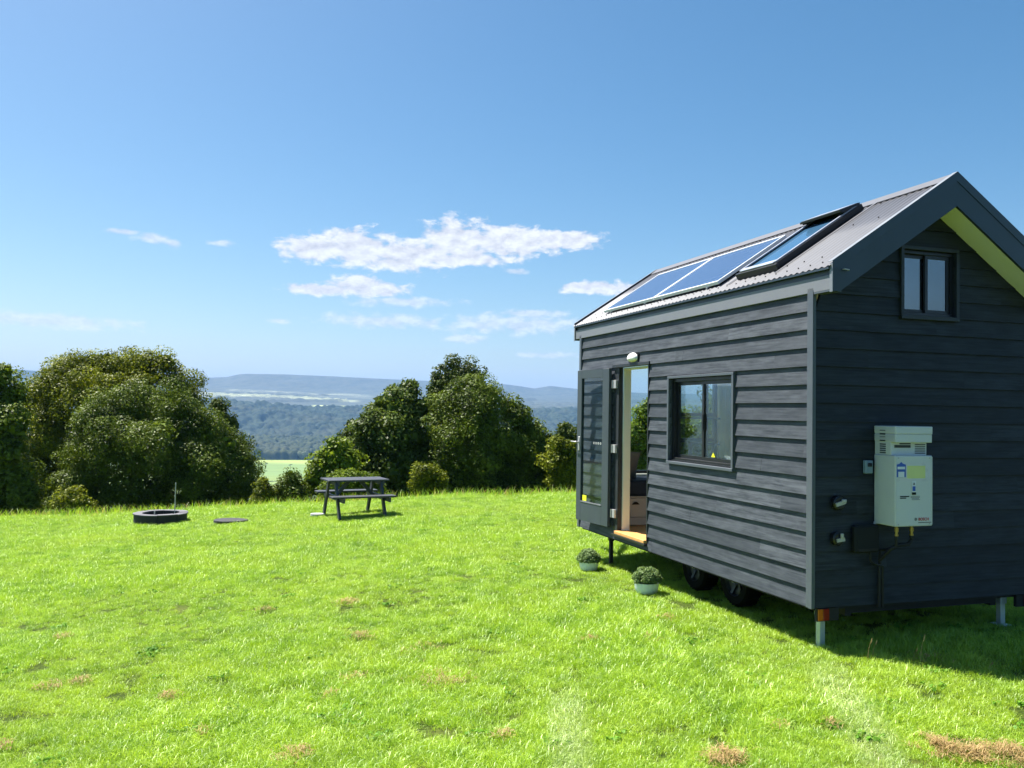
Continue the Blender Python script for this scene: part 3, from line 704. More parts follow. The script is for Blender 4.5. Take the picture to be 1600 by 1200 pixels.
def tree(name, label, cat, lobes, depth, mat, leaf=.10, rc=.42, dens=150, base=None, group='trees at the edge of the clearing', spiky=0.0, squash=.8, trunk_r=.12, back=.6):
    """lobes: (px, py, radius_px, depth offset) -- every lobe becomes a rounded mass of leaf clumps at its real place and size"""
    L3 = []
    for lb in lobes:
        px, py, rp = lb[:3]; off = lb[3] if len(lb) > 3 else 0; D = depth + off
        r = ray(px, py); p = r * (D / r.y); L3.append((p.x, p.y, p.z + CAMZ, rp * D / 1314.7))
    A = np.array(L3); bx, by = (A[:, 0].mean(), A[:, 1].mean()) if base is None else base
    bz = gz(bx, by); root = thing(name, label, cat, (bx, by, bz), 0, group)
    C = []; Rr = []
    for i, (x, y, z, R_) in enumerate(L3):
        n = max(6, int(4 * math.pi * R_ * R_ / (rc * rc) * .85)); d = rng.normal(size=(n, 3)); d /= np.linalg.norm(d, axis=1, keepdims=True)
        keep = (d[:, 2] > -.75) & ((d[:, 1] < .35) | (rng.random(n) < back)); d = d[keep]; n = len(d)
        rr = R_ * (.80 + .28 * rng.random(n)) - rc * .45 + np.where(rng.random(n) > .985, rc * (.5 + .7 * rng.random(n)), 0)
        if spiky: rr = rr + spiky * R_ * np.maximum(0, d[:, 2]) * (rng.random(n) > .55)
        q = np.array([x, y, z]) + d * np.maximum(.1, rr)[:, None]
        inside = np.zeros(n, bool)
        for j, (x2, y2, z2, R2) in enumerate(L3):
            if j != i: inside |= (((q - np.array([x2, y2, z2])) ** 2).sum(1) < (max(.05, R2 - rc * .9)) ** 2)
        q = q[~inside]; C.append(q); Rr.append(rc * (.45 + .95 * rng.random(len(q)) ** 1.5))
    # skirt: fill from the lobes down to the ground
    lowest = A[A[:, 2].argsort()][:max(2, len(A) // 3)]
    for x, y, z, R_ in lowest:
        zz = z - R_ * .6; g = gz(x, y)
        n = int(max(0, (zz - g)) * 2 * math.pi * R_ / (rc * rc) * .35)
        if n > 0:
            t = rng.random(n) * TAU; q = np.stack([x + R_ * .85 * np.cos(t), y + R_ * .85 * np.sin(t), g + rng.random(n) * (zz - g)], 1); C.append(q); Rr.append(rc * (.7 + .5 * rng.random(n)))
    C = np.concatenate(C); Rr = np.concatenate(Rr)
    V = leaves(C, Rr, np.maximum(20, dens * (Rr / rc) ** 2), leaf, squash)
    # inner mass, coarser leaves
    I = []; IR = []
    for x, y, z, R_ in L3:
        n = max(4, int(9 * R_ ** 2)); d = rng.normal(size=(n, 3)) * .33; I.append(np.array([x, y, z]) + d * R_ * .8); IR.append(np.full(n, R_ * .42))
    I = np.concatenate(I); IR = np.concatenate(IR); V2 = leaves(I, IR, 70, leaf * 2.6, .9, 0, .7)
    VV = np.concatenate([V, V2]) - np.array([bx, by, bz]); quads('crown', VV, mat, root)
    top = A[:, 2].mean() - bz; mb = MB(); mb.tube([(0, 0, -.4), (.04, .02, top * .3), (-.03, .05, top * .65), (0, 0, top)], [trunk_r * 1.4, trunk_r, trunk_r * .85, trunk_r * .5], 10, M['bark'])
    for k in range(min(6, len(L3))):
        x, y, z, R_ = L3[k]; mb.tube([(0, 0, top * (.35 + .08 * k)), ((x - bx) * .5, (y - by) * .5, top * (.4 + .08 * k) * .5 + (z - bz) * .45), (x - bx, y - by, z - bz)], [trunk_r * .6, trunk_r * .4, trunk_r * .15], 7)
    mb.build('trunk', root, smooth=True)
    return root

LO = leaf_mat('olive_foliage', (0.018, 0.036, 0.005), (0.20, 0.235, 0.012), .32, tip=(0.34, 0.35, 0.02))
LG = leaf_mat('green_foliage', (0.016, 0.032, 0.006), (0.13, 0.185, 0.018), .25, tip=(0.15, 0.19, 0.025))
LB = leaf_mat('bright_foliage', (0.035, 0.065, 0.008), (0.16, 0.23, 0.018), .38, tip=(0.26, 0.34, 0.03))
LD = leaf_mat('dark_foliage', (0.014, 0.026, 0.007), (0.080, 0.115, 0.018), .2, tip=(0.09, 0.13, 0.03))
LP = leaf_mat('glossy_foliage', (0.022, 0.042, 0.010), (0.11, 0.16, 0.028), .3, rough=.5, tip=(0.26, 0.31, 0.08))

CLV = leaf_mat('clover_leaves', (0.05, 0.14, 0.012), (0.15, 0.33, 0.03), .3); weeds()
tree('dome_tree', 'tallest broad olive domed tree at left rising behind the dark round bush', 'tree',
     [(120, 582, 32), (80, 600, 32, -1), (100, 578, 26), (60, 612, 26), (150, 575, 30), (175, 578, 30), (210, 571, 33), (245, 576, 33), (285, 610, 32), (55, 640, 28), (140, 620, 44, -1.5), (200, 620, 46, -1), (85, 660, 36, -1), (70, 705, 36, -1), (60, 750, 34, -1), (290, 640, 30), (110, 720, 40)],
     34, LO, leaf=.09, rc=.5, dens=270)
tree('round_bush_tree', 'very dark wide rounded tree behind the fire pit', 'tree',
     [(215, 640, 42), (165, 655, 40, -.5), (270, 640, 42), (310, 665, 40), (345, 700, 38, .3), (362, 745, 36), (140, 710, 42, -.8), (190, 700, 50, -1.2), (250, 700, 52, -1.2), (310, 730, 46, -.6), (150, 765, 40, -1), (215, 765, 46, -1), (280, 770, 44, -1), (335, 775, 38, -.4), (380, 725, 20, .5), (385, 768, 18, .5), (105, 760, 26)],
     28, LG, leaf=.072, rc=.42, dens=280)
tree('slender_tree', 'small dark green tree tucked on the right shoulder of the round tree', 'tree',
     [(345, 640, 16, 1.5), (352, 665, 22, 1.5), (365, 700, 26, 1.5), (378, 740, 26, 1.5), (370, 770, 24, 1.5)], 29, LD, leaf=.09, rc=.3, dens=90, trunk_r=.07)
tree('edge_tree', 'green leafy tree cut by the left edge of the photo', 'tree',
     [(-20, 600, 34), (5, 592, 26), (20, 620, 22), (-30, 660, 50), (10, 660, 30, -.6), (20, 700, 30, -.6), (-20, 730, 50), (25, 745, 28, -.5), (40, 775, 22, -.5), (5, 775, 32)], 26.5, LG, leaf=.12, rc=.38, dens=100)
tree('low_shrub', 'yellowish shrub at the foot of the left trees', 'shrub', [(112, 780, 20), (95, 790, 14), (130, 788, 14)], 24.5, LO, leaf=.07, rc=.2, dens=80, trunk_r=.03, group='shrubs along the far edge of the lawn')
tree('low_shrub', 'small pale shrub nearest the dark round tree, in the gap with the valley view', 'shrub', [(412, 762, 15), (425, 775, 13), (405, 780, 12)], 24, LO, leaf=.06, rc=.17, dens=70, trunk_r=.03, group='shrubs along the far edge of the lawn')
tree('low_shrub', 'middle shrub of the gap with the valley view, dull brown green', 'shrub', [(452, 762, 20), (470, 768, 16), (438, 775, 15), (455, 745, 10)], 24.4, LG, leaf=.07, rc=.2, dens=80, trunk_r=.03, group='shrubs along the far edge of the lawn')
tree('leafy_shrub', 'bright green shrub with large drooping leaves left of the picnic table', 'shrub', [(510, 722, 22), (500, 745, 22), (488, 760, 18), (530, 705, 18), (545, 725, 22), (520, 755, 24)], 25, LB, leaf=.13, rc=.28, dens=80, trunk_r=.05, group='shrubs along the far edge of the lawn')
tree('low_shrub', 'sunny light green bush directly behind the picnic table', 'shrub', [(535, 752, 20), (556, 750, 18), (515, 768, 16), (580, 758, 16), (555, 770, 18)], 23.3, LB, leaf=.07, rc=.2, dens=90, trunk_r=.03, group='shrubs along the far edge of the lawn')
tree('small_conifer', 'small dark pointed tree standing left of the broadleaf tree', 'tree', [(552, 668, 12), (548, 685, 18), (555, 710, 26), (545, 735, 26), (575, 670, 16), (530, 700, 14)], 27.5, LD, leaf=.09, rc=.28, dens=90, spiky=.5, trunk_r=.08)
tree('broadleaf_tree', 'glossy light leaved tree right above the picnic table', 'tree',
     [(642, 610, 20, .5), (625, 632, 30), (598, 640, 24), (655, 640, 26, .4), (585, 670, 30, -.2), (625, 675, 36, -.5), (575, 710, 32, -.3), (615, 720, 38, -.6), (655, 690, 32), (650, 735, 34, -.3), (590, 750, 32, -.3), (630, 760, 34, -.3)], 27, LP, leaf=.12, rc=.36, dens=115)
tree('spiky_conifer', 'tall feathery tree with two pointed tops at the back of the middle group', 'tree',
     [(692, 592, 16), (690, 620, 24), (722, 588, 20), (740, 590, 14), (700, 650, 30), (725, 630, 30), (690, 690, 34), (730, 690, 34), (700, 740, 34)], 31, LD, leaf=.095, rc=.26, dens=110, spiky=.8)
tree('dense_tree', 'dense dark tree with fine leaves, widest of the middle group', 'tree',
     [(722, 612, 24), (748, 612, 26), (765, 632, 26), (700, 640, 24), (735, 650, 40, -.4), (690, 680, 24, -.3), (710, 690, 34, -.8), (760, 690, 38, -.5), (700, 730, 34, -.6), (745, 735, 44, -.8), (785, 700, 26), (790, 745, 30), (720, 765, 32, -.5), (765, 770, 32, -.5)], 27, LG, leaf=.075, rc=.36, dens=200)
tree('low_shrub', 'small bright rounded shrub at the foot of the middle group', 'shrub', [(662, 738, 15), (678, 742, 15), (655, 755, 14), (685, 758, 13), (668, 765, 14)], 23.2, LO, leaf=.065, rc=.19, dens=100, trunk_r=.03, group='shrubs along the far edge of the lawn')
tree('leafy_tree', 'leafy dark green tree on the right side of the middle group', 'tree',
     [(800, 640, 20), (812, 655, 22), (830, 680, 22), (812, 700, 34, -.3), (838, 720, 26), (820, 750, 34, -.3), (850, 750, 26), (785, 760, 30), (790, 690, 24), (782, 725, 28), (850, 702, 20), (858, 715, 20), (862, 750, 24)], 27.5, LG, leaf=.095, rc=.32, dens=125)
tree('small_dark_tree', 'small dark round topped tree between the middle group and the house', 'tree', [(860, 690, 14, .6), (852, 700, 16, .6), (866, 712, 16, .3), (850, 715, 20, .9), (855, 740, 22, .8), (860, 765, 22, .6), (885, 675, 16, .8), (893, 695, 18, .8), (870, 700, 14, .8), (905, 730, 20, .8), (880, 750, 26, .8)], 27, LD, leaf=.09, rc=.27, dens=90, trunk_r=.08)
tree('olive_bush', 'yellow olive bushy tree touching the left edge of the house', 'tree', [(872, 695, 15), (888, 708, 18), (865, 720, 18), (895, 735, 18), (875, 750, 20), (900, 760, 16)], 25.5, LO, leaf=.08, rc=.25, dens=110, trunk_r=.06)
tree('doorway_tree', 'bright green tree seen through the open doorway of the house', 'tree',
     [(1012, 650, 22), (1000, 672, 22), (1030, 640, 26), (1045, 665, 34), (1010, 700, 28), (1040, 715, 34), (1000, 735, 28), (1025, 755, 30), (1080, 690, 40), (1075, 740, 36), (985, 710, 14)], 24.5, LB, leaf=.10, rc=.3, dens=110)
tree('hidden_side_tree', 'tree behind the house seen through its side window', 'tree',
     [(1130, 640, 40), (1170, 630, 40), (1120, 690, 44), (1180, 690, 50), (1130, 740, 44), (1230, 660, 46), (1235, 730, 50)], 27, LG, leaf=.14, rc=.45, dens=80)

def far_tree(px, py, rp, D, mat, label, n=9):
    r = ray(px, py); p = r * (D / r.y); R_ = rp * D / 1314.7; z = p.z + CAMZ
    g = float(far_h(np.array([math.hypot(p.x, p.y)]), np.array([math.degrees(math.atan2(p.x, p.y))]))[0])
    root = thing('paddock_tree', label, 'tree', (p.x, p.y, g), 0, 'far trees in the valley paddocks')
    C = rng.normal(size=(n, 3)) * np.array([.55, .55, .3]) * R_ + np.array([0, 0, z - g]); V = leaves(C, np.full(n, R_ * .55), 60, R_ * .3, .8)
    quads('crown', V, mat, root); mb = MB(); mb.tube([(0, 0, -1), (0, 0, max(1, z - g))], [R_ * .1, R_ * .06], 6, M['bark']); mb.build('trunk', root)
LS = leaf_mat('pale_gum_foliage', (0.10, 0.13, 0.09), (0.24, 0.27, 0.19), .2)
far_tree(471, 710, 7, 1560, LS, 'pale gum tree at the edge of the far valley wood', 14)
far_tree(416, 724, 1.8, 1420, LD, 'leftmost small dark tree in the far green paddock', 4)
far_tree(425, 718, 1.3, 1500, LD, 'tiny dark tree by the wood edge of the far paddock', 4)
def hedge(x0, x1, py, D):
    r0, r1 = ray(x0, py), ray(x1, py); a, b = r0 * (D / r0.y), r1 * (D / r1.y); n = 60; t = np.linspace(0, 1, n)
    X = a.x + (b.x - a.x) * t; Y = a.y + (b.y - a.y) * t + rng.normal(0, 3, n); g = far_h(np.hypot(X, Y), np.degrees(np.arctan2(X, Y)))
    V = leaves(np.stack([X, Y, g + 1.0], 1), np.full(n, 1.6), 30, 1.2, .8); tag(quads('hedge_row', V, LD), 'thin dark hedge row across the far green paddock', 'hedge')
hedge(370, 500, 741, 1240)
far_tree(454, 726, 1.8, 1400, LD, 'rightmost small dark tree in the far green paddock', 4)

# ------------------------------------------------------------------ the tiny house (local x = across, y = along, z = up; origin: near left bottom corner)
YAW = 0.3155647
HX, HY, HZ = 2.4108, 6.7080, CAMZ - 1.5198
W, LEN, TP = 2.3714, 4.7714, 0.66765
ZR, ZS, EO, FO, BO = 3.516, 3.258, 0.030, 0.2565, 0.19
EXP = 0.1475
house = thing('tiny_house', 'dark blue grey timber tiny house on wheels with solar panels on its steel roof', 'tiny house', (HX, HY, HZ), -YAW)
house.rotation_euler = (0, 0, YAW)
def surf(v): return ZR - TP * abs(v - W / 2)
def soff(v): return ZS - TP * abs(v - W / 2)

def cut(rects, holes):
    """rects and holes are (a0,a1,z0,z1); returns the rects minus the holes"""
    out = rects
    for h in holes:
        nxt = []
        for r in out:
            a0, a1, z0, z1 = r
            if h[0] >= a1 or h[1] <= a0 or h[2] >= z1 or h[3] <= z0: nxt.append(r); continue
            if h[2] > z0: nxt.append((a0, a1, z0, h[2]))
            if h[3] < z1: nxt.append((a0, a1, h[3], z1))
            zz0, zz1 = max(z0, h[2]), min(z1, h[3])
            if h[0] > a0: nxt.append((a0, h[0], zz0, zz1))
            if h[1] < a1: nxt.append((h[1], a1, zz0, zz1))
        out = nxt
    return out

DOOR = (2.80, 3.72, 0.10, 2.085); WIN = (1.13, 2.32, 1.02, 1.885)
GW = (0.86, 1.41, 2.37, 2.92)
BUTT, TOPP = 0.0215, 0.001
def board_wall(name, side):
    mb = MB(); rnd = random.Random(5)
    k = 0
    while k * EXP < 3.2:
        z0, z1 = k * EXP, (k + 1) * EXP
        if side == 'long':
            if z0 > 2.5: break
            rects = cut([(0.055, LEN - 0.045, z0, min(z1, 2.52))], [DOOR, WIN])
            js = [u for u in (rnd.uniform(.4, 4.4), rnd.uniform(.4, 4.4)) if abs(u - .5) > .1][:rnd.choice((0, 1, 1, 2))]
            rects = cut(rects, [(u - .0012, u + .0012, -1, 9) for u in js])
            for a0, a1, b0, b1 in rects:
                if a1 - a0 < .01: continue
                f = lambda z: -(TOPP + (BUTT - TOPP) * (z1 - z) / EXP)
                P = [(0.018, b0), (f(b0), b0), (f(b1), b1), (0.018, b1)]
                mb.prism(P, a0, a1, 'y')
        else:
            if z0 > soff(W / 2) - .02: break
            f = lambda z: -(TOPP + (0.018 - TOPP) * (z1 - z) / EXP)
            for (c0, c1, b0, b1) in cut([(0.0, W, z0, min(z1, soff(W / 2) - .012))], [GW]):
                for s0, s1 in [(b0, b1)]:
                    def lim(z): return 0.0 if z <= soff(0) else (W / 2 - (ZS - z) / TP)
                    l0, l1 = max(c0, lim(s0)), max(c0, lim(s1)); r0, r1 = min(c1, W - lim(s0)), min(c1, W - lim(s1))
                    if r1 <= l1 and r0 <= l0: continue
                    r1 = max(r1, l1 + 1e-4)
                    P = [(l0, f(s0), s0), (r0, f(s0), s0), (r1, f(s1), s1), (l1, f(s1), s1), (l0, .02, s0), (r0, .02, s0), (r1, .02, s1), (l1, .02, s1)]
                    mb.add(P, [(0, 1, 2, 3), (4, 7, 6, 5), (0, 4, 5, 1), (3, 2, 6, 7), (0, 3, 7, 4), (1, 5, 6, 2)])
        k += 1
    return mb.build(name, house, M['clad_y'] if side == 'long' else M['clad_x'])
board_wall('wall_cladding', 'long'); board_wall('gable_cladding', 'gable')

def lining():
    mb = MB(); mb.use(M['white'])
    for a0, a1, z0, z1 in cut([(0.0, LEN, 0.0, 2.5)], [DOOR, WIN]): mb.box(0.0195, 0.10, a0 + (.022 if a0 == 0 else 0), a1 - (.022 if a1 == LEN else 0), z0 + (.01 if z0 == 0 else 0), min(z1, 2.46), M['white'])
    mb.build('wall', house)
    mb = MB(); mb.use(M['white'])                                       # gable wall core
    for a0, a1, z0, z1 in cut([(0.101, W - .101, 0.01, 2.46), (GW[0] - .05, GW[1] + .05, 2.46, 2.95)], [GW]): mb.box(a0, a1, 0.021, 0.09, z0, z1)
    mb.prism([(0.101, 2.461), (GW[0] - .051, 2.461), (GW[0] - .051, soff(GW[0] - .051) - .01), (0.101, soff(.101) - .01)], .021, .09)
    mb.prism([(GW[1] + .051, 2.461), (W - .101, 2.461), (W - .101, soff(W - .101) - .01), (GW[1] + .051, soff(GW[1] + .051) - .01)], .021, .09)
    mb.prism([(GW[0] - .05, 2.951), (GW[1] + .05, 2.951), (GW[1] + .05, soff(GW[1] + .05) - .01), (W / 2, ZS - .01), (GW[0] - .05, soff(GW[0] - .05) - .01)], .021, .09)
    mb.build('wall', house)
    FILLW = (2.6, 4.1, 1.0, 1.9)  # back window added to let light in on the curtain, unseen from the camera
    mb = MB(); mb.use(M['clad_y']); l2 = MB(); l2.use(M['white'])
    for a0, a1, z0, z1 in cut([(0.0, LEN, 0.01, 2.46)], [FILLW]): mb.box(W - .10, W, a0, a1, z0, z1)
    for a0, a1, z0, z1 in cut([(0.1, LEN - .1, 0.1, 2.45)], [FILLW]): l2.box(W - .104, W - .1005, a0, a1, z0, z1)
    mb.build('wall', house); l2.build('lining', house)
    f_ = MB(); f_.use(M['black']); f_.box(W - .08, W + .01, FILLW[0], FILLW[1], FILLW[2], FILLW[2] + .04); f_.box(W - .08, W + .01, FILLW[0], FILLW[1], FILLW[3] - .04, FILLW[3])
    for a in (FILLW[0], (FILLW[0] + FILLW[1]) / 2 - .02, FILLW[1] - .04): f_.box(W - .08, W + .01, a, a + .04, FILLW[2] + .041, FILLW[3] - .041)
    w = f_.build('window', house); MB().box(W - .04, W - .036, FILLW[0] + .04, FILLW[1] - .04, FILLW[2] + .04, FILLW[3] - .04, M['glass']).build('pane', w)  # added light opening, framed and glazed like the others
    EW = (0.50, 2.02, 0.70, 2.24)
    mb = MB(); mb.use(M['clad_x'])
    for a0, a1, z0, z1 in cut([(0.101, W - .101, 0.01, 2.46)], [EW]): mb.box(a0, a1, LEN - .09, LEN, z0, z1)
    mb.prism([(0.0, 2.461), (W, 2.461), (W / 2, ZS - .01)], LEN - .09, LEN)
    mb.build('wall', house)
    mb = MB(); mb.use(M['white'])
    for a0, a1, z0, z1 in cut([(0.101, W - .105, 0.1, 2.46)], [EW]): mb.box(a0, a1, LEN - .094, LEN - .0905, z0, z1)
    mb.build('lining', house)
    # picture window in the end wall
    wn = MB(); f = M['black']; a0, a1, z0, z1 = EW; y0, y1 = LEN - .07, LEN - .02
    wn.box(a0, a1, y0, y1, z1 - .04, z1, f); wn.box(a0, a1, y0, y1, z0, z0 + .04); wn.box(a0, a0 + .04, y0, y1, z0 + .041, z1 - .041); wn.box(a1 - .04, a1, y0, y1, z0 + .041, z1 - .041)
    wn.box(1.33, 1.39, y0, y1, z0 + .041, z1 - .041)
    wn.box(1.391, a1 - .041, y0 + .01, y1 - .01, 1.48, 1.53); wn.box(1.391, a1 - .041, y0 + .01, y1 - .01, 1.13, 1.18); wn.box(1.60, 1.65, y0 + .012, y1 - .012, z0 + .041, 1.129)
    w = wn.build('window', house)
    MB().box(a0 + .041, 1.329, LEN - .047, LEN - .043, z0 + .041, z1 - .041, M['glass']).build('pane', w)
    MB().box(1.391, a1 - .041, LEN - .047, LEN - .043, z0 + .041, z1 - .041, M['glass']).build('pane', w)
    MB().box(a0 - .03, a1 + .03, LEN - .15, LEN - .0945, z0 - .035, z0 - .003, M['white'], .004).build('sill', w)
    mb = MB(); mb.box(.101, W - .105, .092, LEN - .095, .0, .095, M['timber']); mb.build('floor', house)
    # ceiling
    mb = MB(); mb.use(M['white']); e = .012
    mb.add([(0.1, .1, soff(.1) - e), (W / 2, .1, ZS - e), (W / 2, LEN - .1, ZS - e), (.1, LEN - .1, soff(.1) - e), (W - .1, .1, soff(.1) - e), (W - .1, LEN - .1, soff(.1) - e)], [(0, 1, 2, 3), (1, 4, 5, 2)])
    mb.build('ceiling', house)
lining()

# trims
MB().box(-.030, .0, -.022, .054, -.004, 2.54, M['trim'], .003).box(-.033, -.0305, -.022, .018, -.004, 2.52, M['trim']).build('corner_trim', house)
MB().box(-.030, .0, LEN - .044, LEN + .02, -.004, 2.54, M['trim'], .003).build('corner_trim', house)
MB().box(.03, W - .03, .03, LEN - .03, -.03, -.002, M['chassis']).build('floor_base', house)

# roof -------------------------------------------------------------
def roof():
    y0, y1 = -FO + .0265, LEN + BO - .0265
    mb = MB(); mb.use(M['barge'])
    for s in (0, 1):
        e0 = -.004; mx = lambda v: v if s == 0 else W - v
        P = [(mx(e0), surf(e0) - .03), (mx(e0), 2.51), (mx(.06), 2.52), (mx(W / 2), ZS + .011), (mx(W / 2), ZR - .03)]
        mb.prism(P if s == 0 else P[::-1], y0 + .002, y1 - .002)
    deck = mb.build('roof', house)
    # corrugated sheets
    pitch = .0762; ny = int((y1 - y0 + .04) / pitch * 8)
    ys = np.linspace(y0 - .015, y1 + .015, ny); hh = .0055 * np.cos(ys / pitch * TAU)
    eo = -.056
    vs_ = np.array([eo, W / 4, W / 2 - .02])
    for s in (0, 1):
        V = []
        for v in vs_:
            x = v if s == 0 else W - v; z = ZR - TP * (W / 2 - v)
            V.append(np.stack([np.full(ny, x), ys, z + hh - .008], 1))
        for v in vs_[::-1]:
            x = v if s == 0 else W - v; z = ZR - TP * (W / 2 - v)
            V.append(np.stack([np.full(ny, x), ys, z + hh - .0105], 1))
        V = np.concatenate(V); q = []
        for r in range(len(vs_) * 2 - 1):
            i = np.arange(ny - 1); q.append(np.stack([r * ny + i, r * ny + i + 1, (r + 1) * ny + i + 1, (r + 1) * ny + i], 1))
        q = np.concatenate(q)
        if s == 1: q = q[:, ::-1]
        np_mesh('roof_sheet', V, q.ravel(), np.arange(len(q)) * 4, M['roof'], deck, smooth=True)
    MB().box(-.0545, -.0305, y0, y1, surf(-.05) - .034, surf(-.05) - .016, M['barge']).build('eave_shadow_strip', deck)  # strip added for a straight dark shadow line under the sheet edge
    MB().box(-.030, .07, y0 + .002, -.024, 2.486, 2.4995, M['trim']).build('eave_return', deck)
    # screws
    proto = MB().use(M['chassis']).lathe([(.0, .008), (.0045, .007), (.0055, .0), (.008, -.002)], n=8).build('roof_screw', deck); nscr = 0
    for row, (v, st_) in enumerate(((0.015, 2), (.13, 3), (W / 4 + .1, 4), (W / 2 - .13, 4))):
        y = math.ceil(y0 / pitch) * pitch + pitch * (row % 2)
        while y < y1:
            if nscr == 0: c = proto
            else: c = proto.copy(); COL.objects.link(c); c.parent = deck
            c.location = (v, y, surf(v)); nscr += 1; y += pitch * st_
    # ridge capping with scalloped gaps
    mb = MB(); mb.use(M['roof'])
    for s in (1, -1):
        a = W / 2 - s * .0; 
        P = [(a, ZR + .016), (W / 2 - s * .095, surf(W / 2 - .095) + .007), (W / 2 - s * .095, surf(W / 2 - .095) + .0035), (a, ZR + .0125)]
        mb.prism(P if s == 1 else P[::-1], y0 - .02, y1 + .02)
    mb.build('ridge_cap', deck)
    # fascia, barge boards, capping, soffits
    for x0, x1 in ((-EO, -.005), (W + .005, W + EO)): f_ = MB().box(x0, x1, y0 - .001, y1 + .001, 2.5, 2.615, M['fascia'], .002).build('fascia', deck); MB().box(x0 * .4 if x0 < 0 else x0, x1 if x0 < 0 else x1 - .018, y0, y1, 2.6155, 2.676, M['barge']).build('fascia_shade_recess', f_)  # upper strip coloured dark to stand in for the roof edge's shadow
    def band(top, bot, ya, yb, mat, mbb, vlo):
        P = [(vlo, surf(vlo) + top), (vlo, max(surf(vlo) + bot, 2.484))] + ([(W / 2 - (ZR + bot - 2.484) / TP, 2.484)] if surf(vlo) + bot < 2.484 else []) + [(W / 2, ZR + bot), (W / 2, ZR + top)]
        mbb.use(mat).prism(P, ya, yb); P2 = [(W - v, z) for v, z in P][::-1]; mbb.prism(P2, ya, yb)
    for ya, yb, ca, cb_ in ((-FO, -FO + .025, -FO - .006, -FO - .0005), (LEN + BO - .025, LEN + BO, LEN + BO + .0005, LEN + BO + .006)):
        mb = MB(); band(-.004, -.262, ya, yb, M['barge'], mb, -.034)
        b = mb.build('barge_board', deck)
        MB().box(-.040, -.0345, ya - .004, yb + .004, 2.478, surf(-.03) - .004, M['capl']).build('barge_end_cap', b)
        MB().box(W + .0345, W + .040, ya - .004, yb + .004, 2.478, surf(-.03) - .004, M['capl']).build('barge_end_cap', b)
        mb = MB(); band(.022, -.060, ca, cb_, M['cap'], mb, -.036); mb.build('barge_flashing', b)
        mb = MB(); band(.0225, .0185, min(ya, ca), max(yb, cb_) + .02 if ya < 0 else max(yb, cb_), M['capl'], mb, -.045); mb.build('verge_cap', b)
    for s in (0, 1):
        mx = (lambda v: v) if s == 0 else (lambda v: W - v)
        for ya, yb in ((-FO + .0255, -.012), (LEN + .003, LEN + BO - .0255)):
            mb = MB(); mb.use(M['soffit']); P = [(mx(.06), soff(.06)), (mx(W / 2), ZS), (mx(W / 2), ZS + .010), (mx(.06), soff(.06) + .010)]
            mb.prism(P if s == 1 else P[::-1], ya, yb); mb.build('soffit', deck)
    MB().tube([(.055, -FO - .006, 2.655), (.055, -FO - .022, 2.655), (.10, -FO - .022, 2.652), (.10, -FO - .006, 2.652)], .006, 8, M['latch']).build('cleat', deck)
    return deck
deck = roof()
SL = math.atan(TP)
def roof_frame(name, y, v, label=None):
    """an empty-free parent: returns matrix for local (x up the slope, y along, z normal)"""
    return Matrix.Translation((v, y, surf(v))) @ Matrix.Rotation(-SL, 4, 'Y')

def solar(y0, y1):
    m = roof_frame('s', y0, .075); L_ = (.855 - .075) / math.cos(SL); wd = y1 - y0; h = .014
    mb = MB(); fr = M['capl']
    t = .022
    for a in ((0, L_, 0, t), (0, L_, wd - t, wd), (0, t, t + .0005, wd - t - .0005), (L_ - t, L_, t + .0005, wd - t - .0005)): mb.box(a[0], a[1], a[2], a[3], h, h + .034, M['alu'], .002)
    for yy in (.2, wd - .2): mb.box(-.01, L_ + .01, yy, yy + .035, .004, h - .001, M['alu'])
    p = mb.build('solar_panel', house); p.matrix_local = m
    MB().box(t + .001, L_ - t - .001, t + .001, wd - t - .001, h + .01, h + .028, M['solar']).build('solar_cells', p)
M['alu'] = plain('anodised_frame', (0.72, 0.75, 0.80), 0.35, 0.3, var=0.04)
solar(2.87, 4.20); solar(1.52, 2.85)

def skylight():
    y0, y1, v0, v1 = .64, 1.23, .15, 1.02
    L_ = (v1 - v0) / math.cos(SL); wd = y1 - y0
    m = roof_frame('k', y0, v0)
    mb = MB(); k = M['black']
    mb.box(-.03, L_ + .02, 0, .045, .0, .075, k, .004); mb.box(-.03, L_ + .02, wd - .045, wd, .0, .075, k, .004)
    mb.box(-.06, -.031, -.02, wd + .02, -.01, .07, k, .004); mb.box(-.030, .02, .046, wd - .046, .0, .070); mb.box(L_ - .03, L_ + .02, .0455, wd - .0455, .0, .075)
    p = mb.build('roof_window', house); p.matrix_local = m @ Matrix.Diagonal((1, 1, .78, 1))
    mb = MB(); mb.use(M['skyrim'])
    mb.box(-.02, L_ + .01, .012, .040, .0755, .092, None, .003); mb.box(-.02, L_ + .01, wd - .040, wd - .012, .0755, .092, None, .003); mb.box(-.035, .03, .041, wd - .041, .0705, .088, None, .003)
    mb.build('sash', p)
    MB().box(.031, L_ - .031, .046, wd - .046, .055, .060, M['skyglass']).build('pane', p)
    mb = MB(); mb.use(k)                                               # the raised vent flap at the head
    mb.beam((L_ + .01, wd / 2, .085), (L_ - .22, wd / 2, .145), wd - .02, .026); mb.beam((L_ - .0, .02, .04), (L_ - .20, .02, .125), .012, .03); mb.beam((L_ - .0, wd - .02, .04), (L_ - .20, wd - .02, .125), .012, .03)
    f = mb.build('vent_flap', p)
    MB().use(M['skyrim']).beam((L_ + .005, wd / 2, .1015), (L_ - .21, wd / 2, .159), wd - .05, .006).build('flap_cover', f)
    # flashing skirt
    mb = MB(); mb.box(-.14, L_ + .09, -.10, -.061, .0045, .009, M['roof']); mb.box(-.14, L_ + .09, wd + .061, wd + .1, .0045, .009); mb.build('flashing', p)
M['skyrim'] = plain('pale_sash_cover', (0.30, 0.33, 0.40), 0.35, 0.3, var=0.06)
skylight()

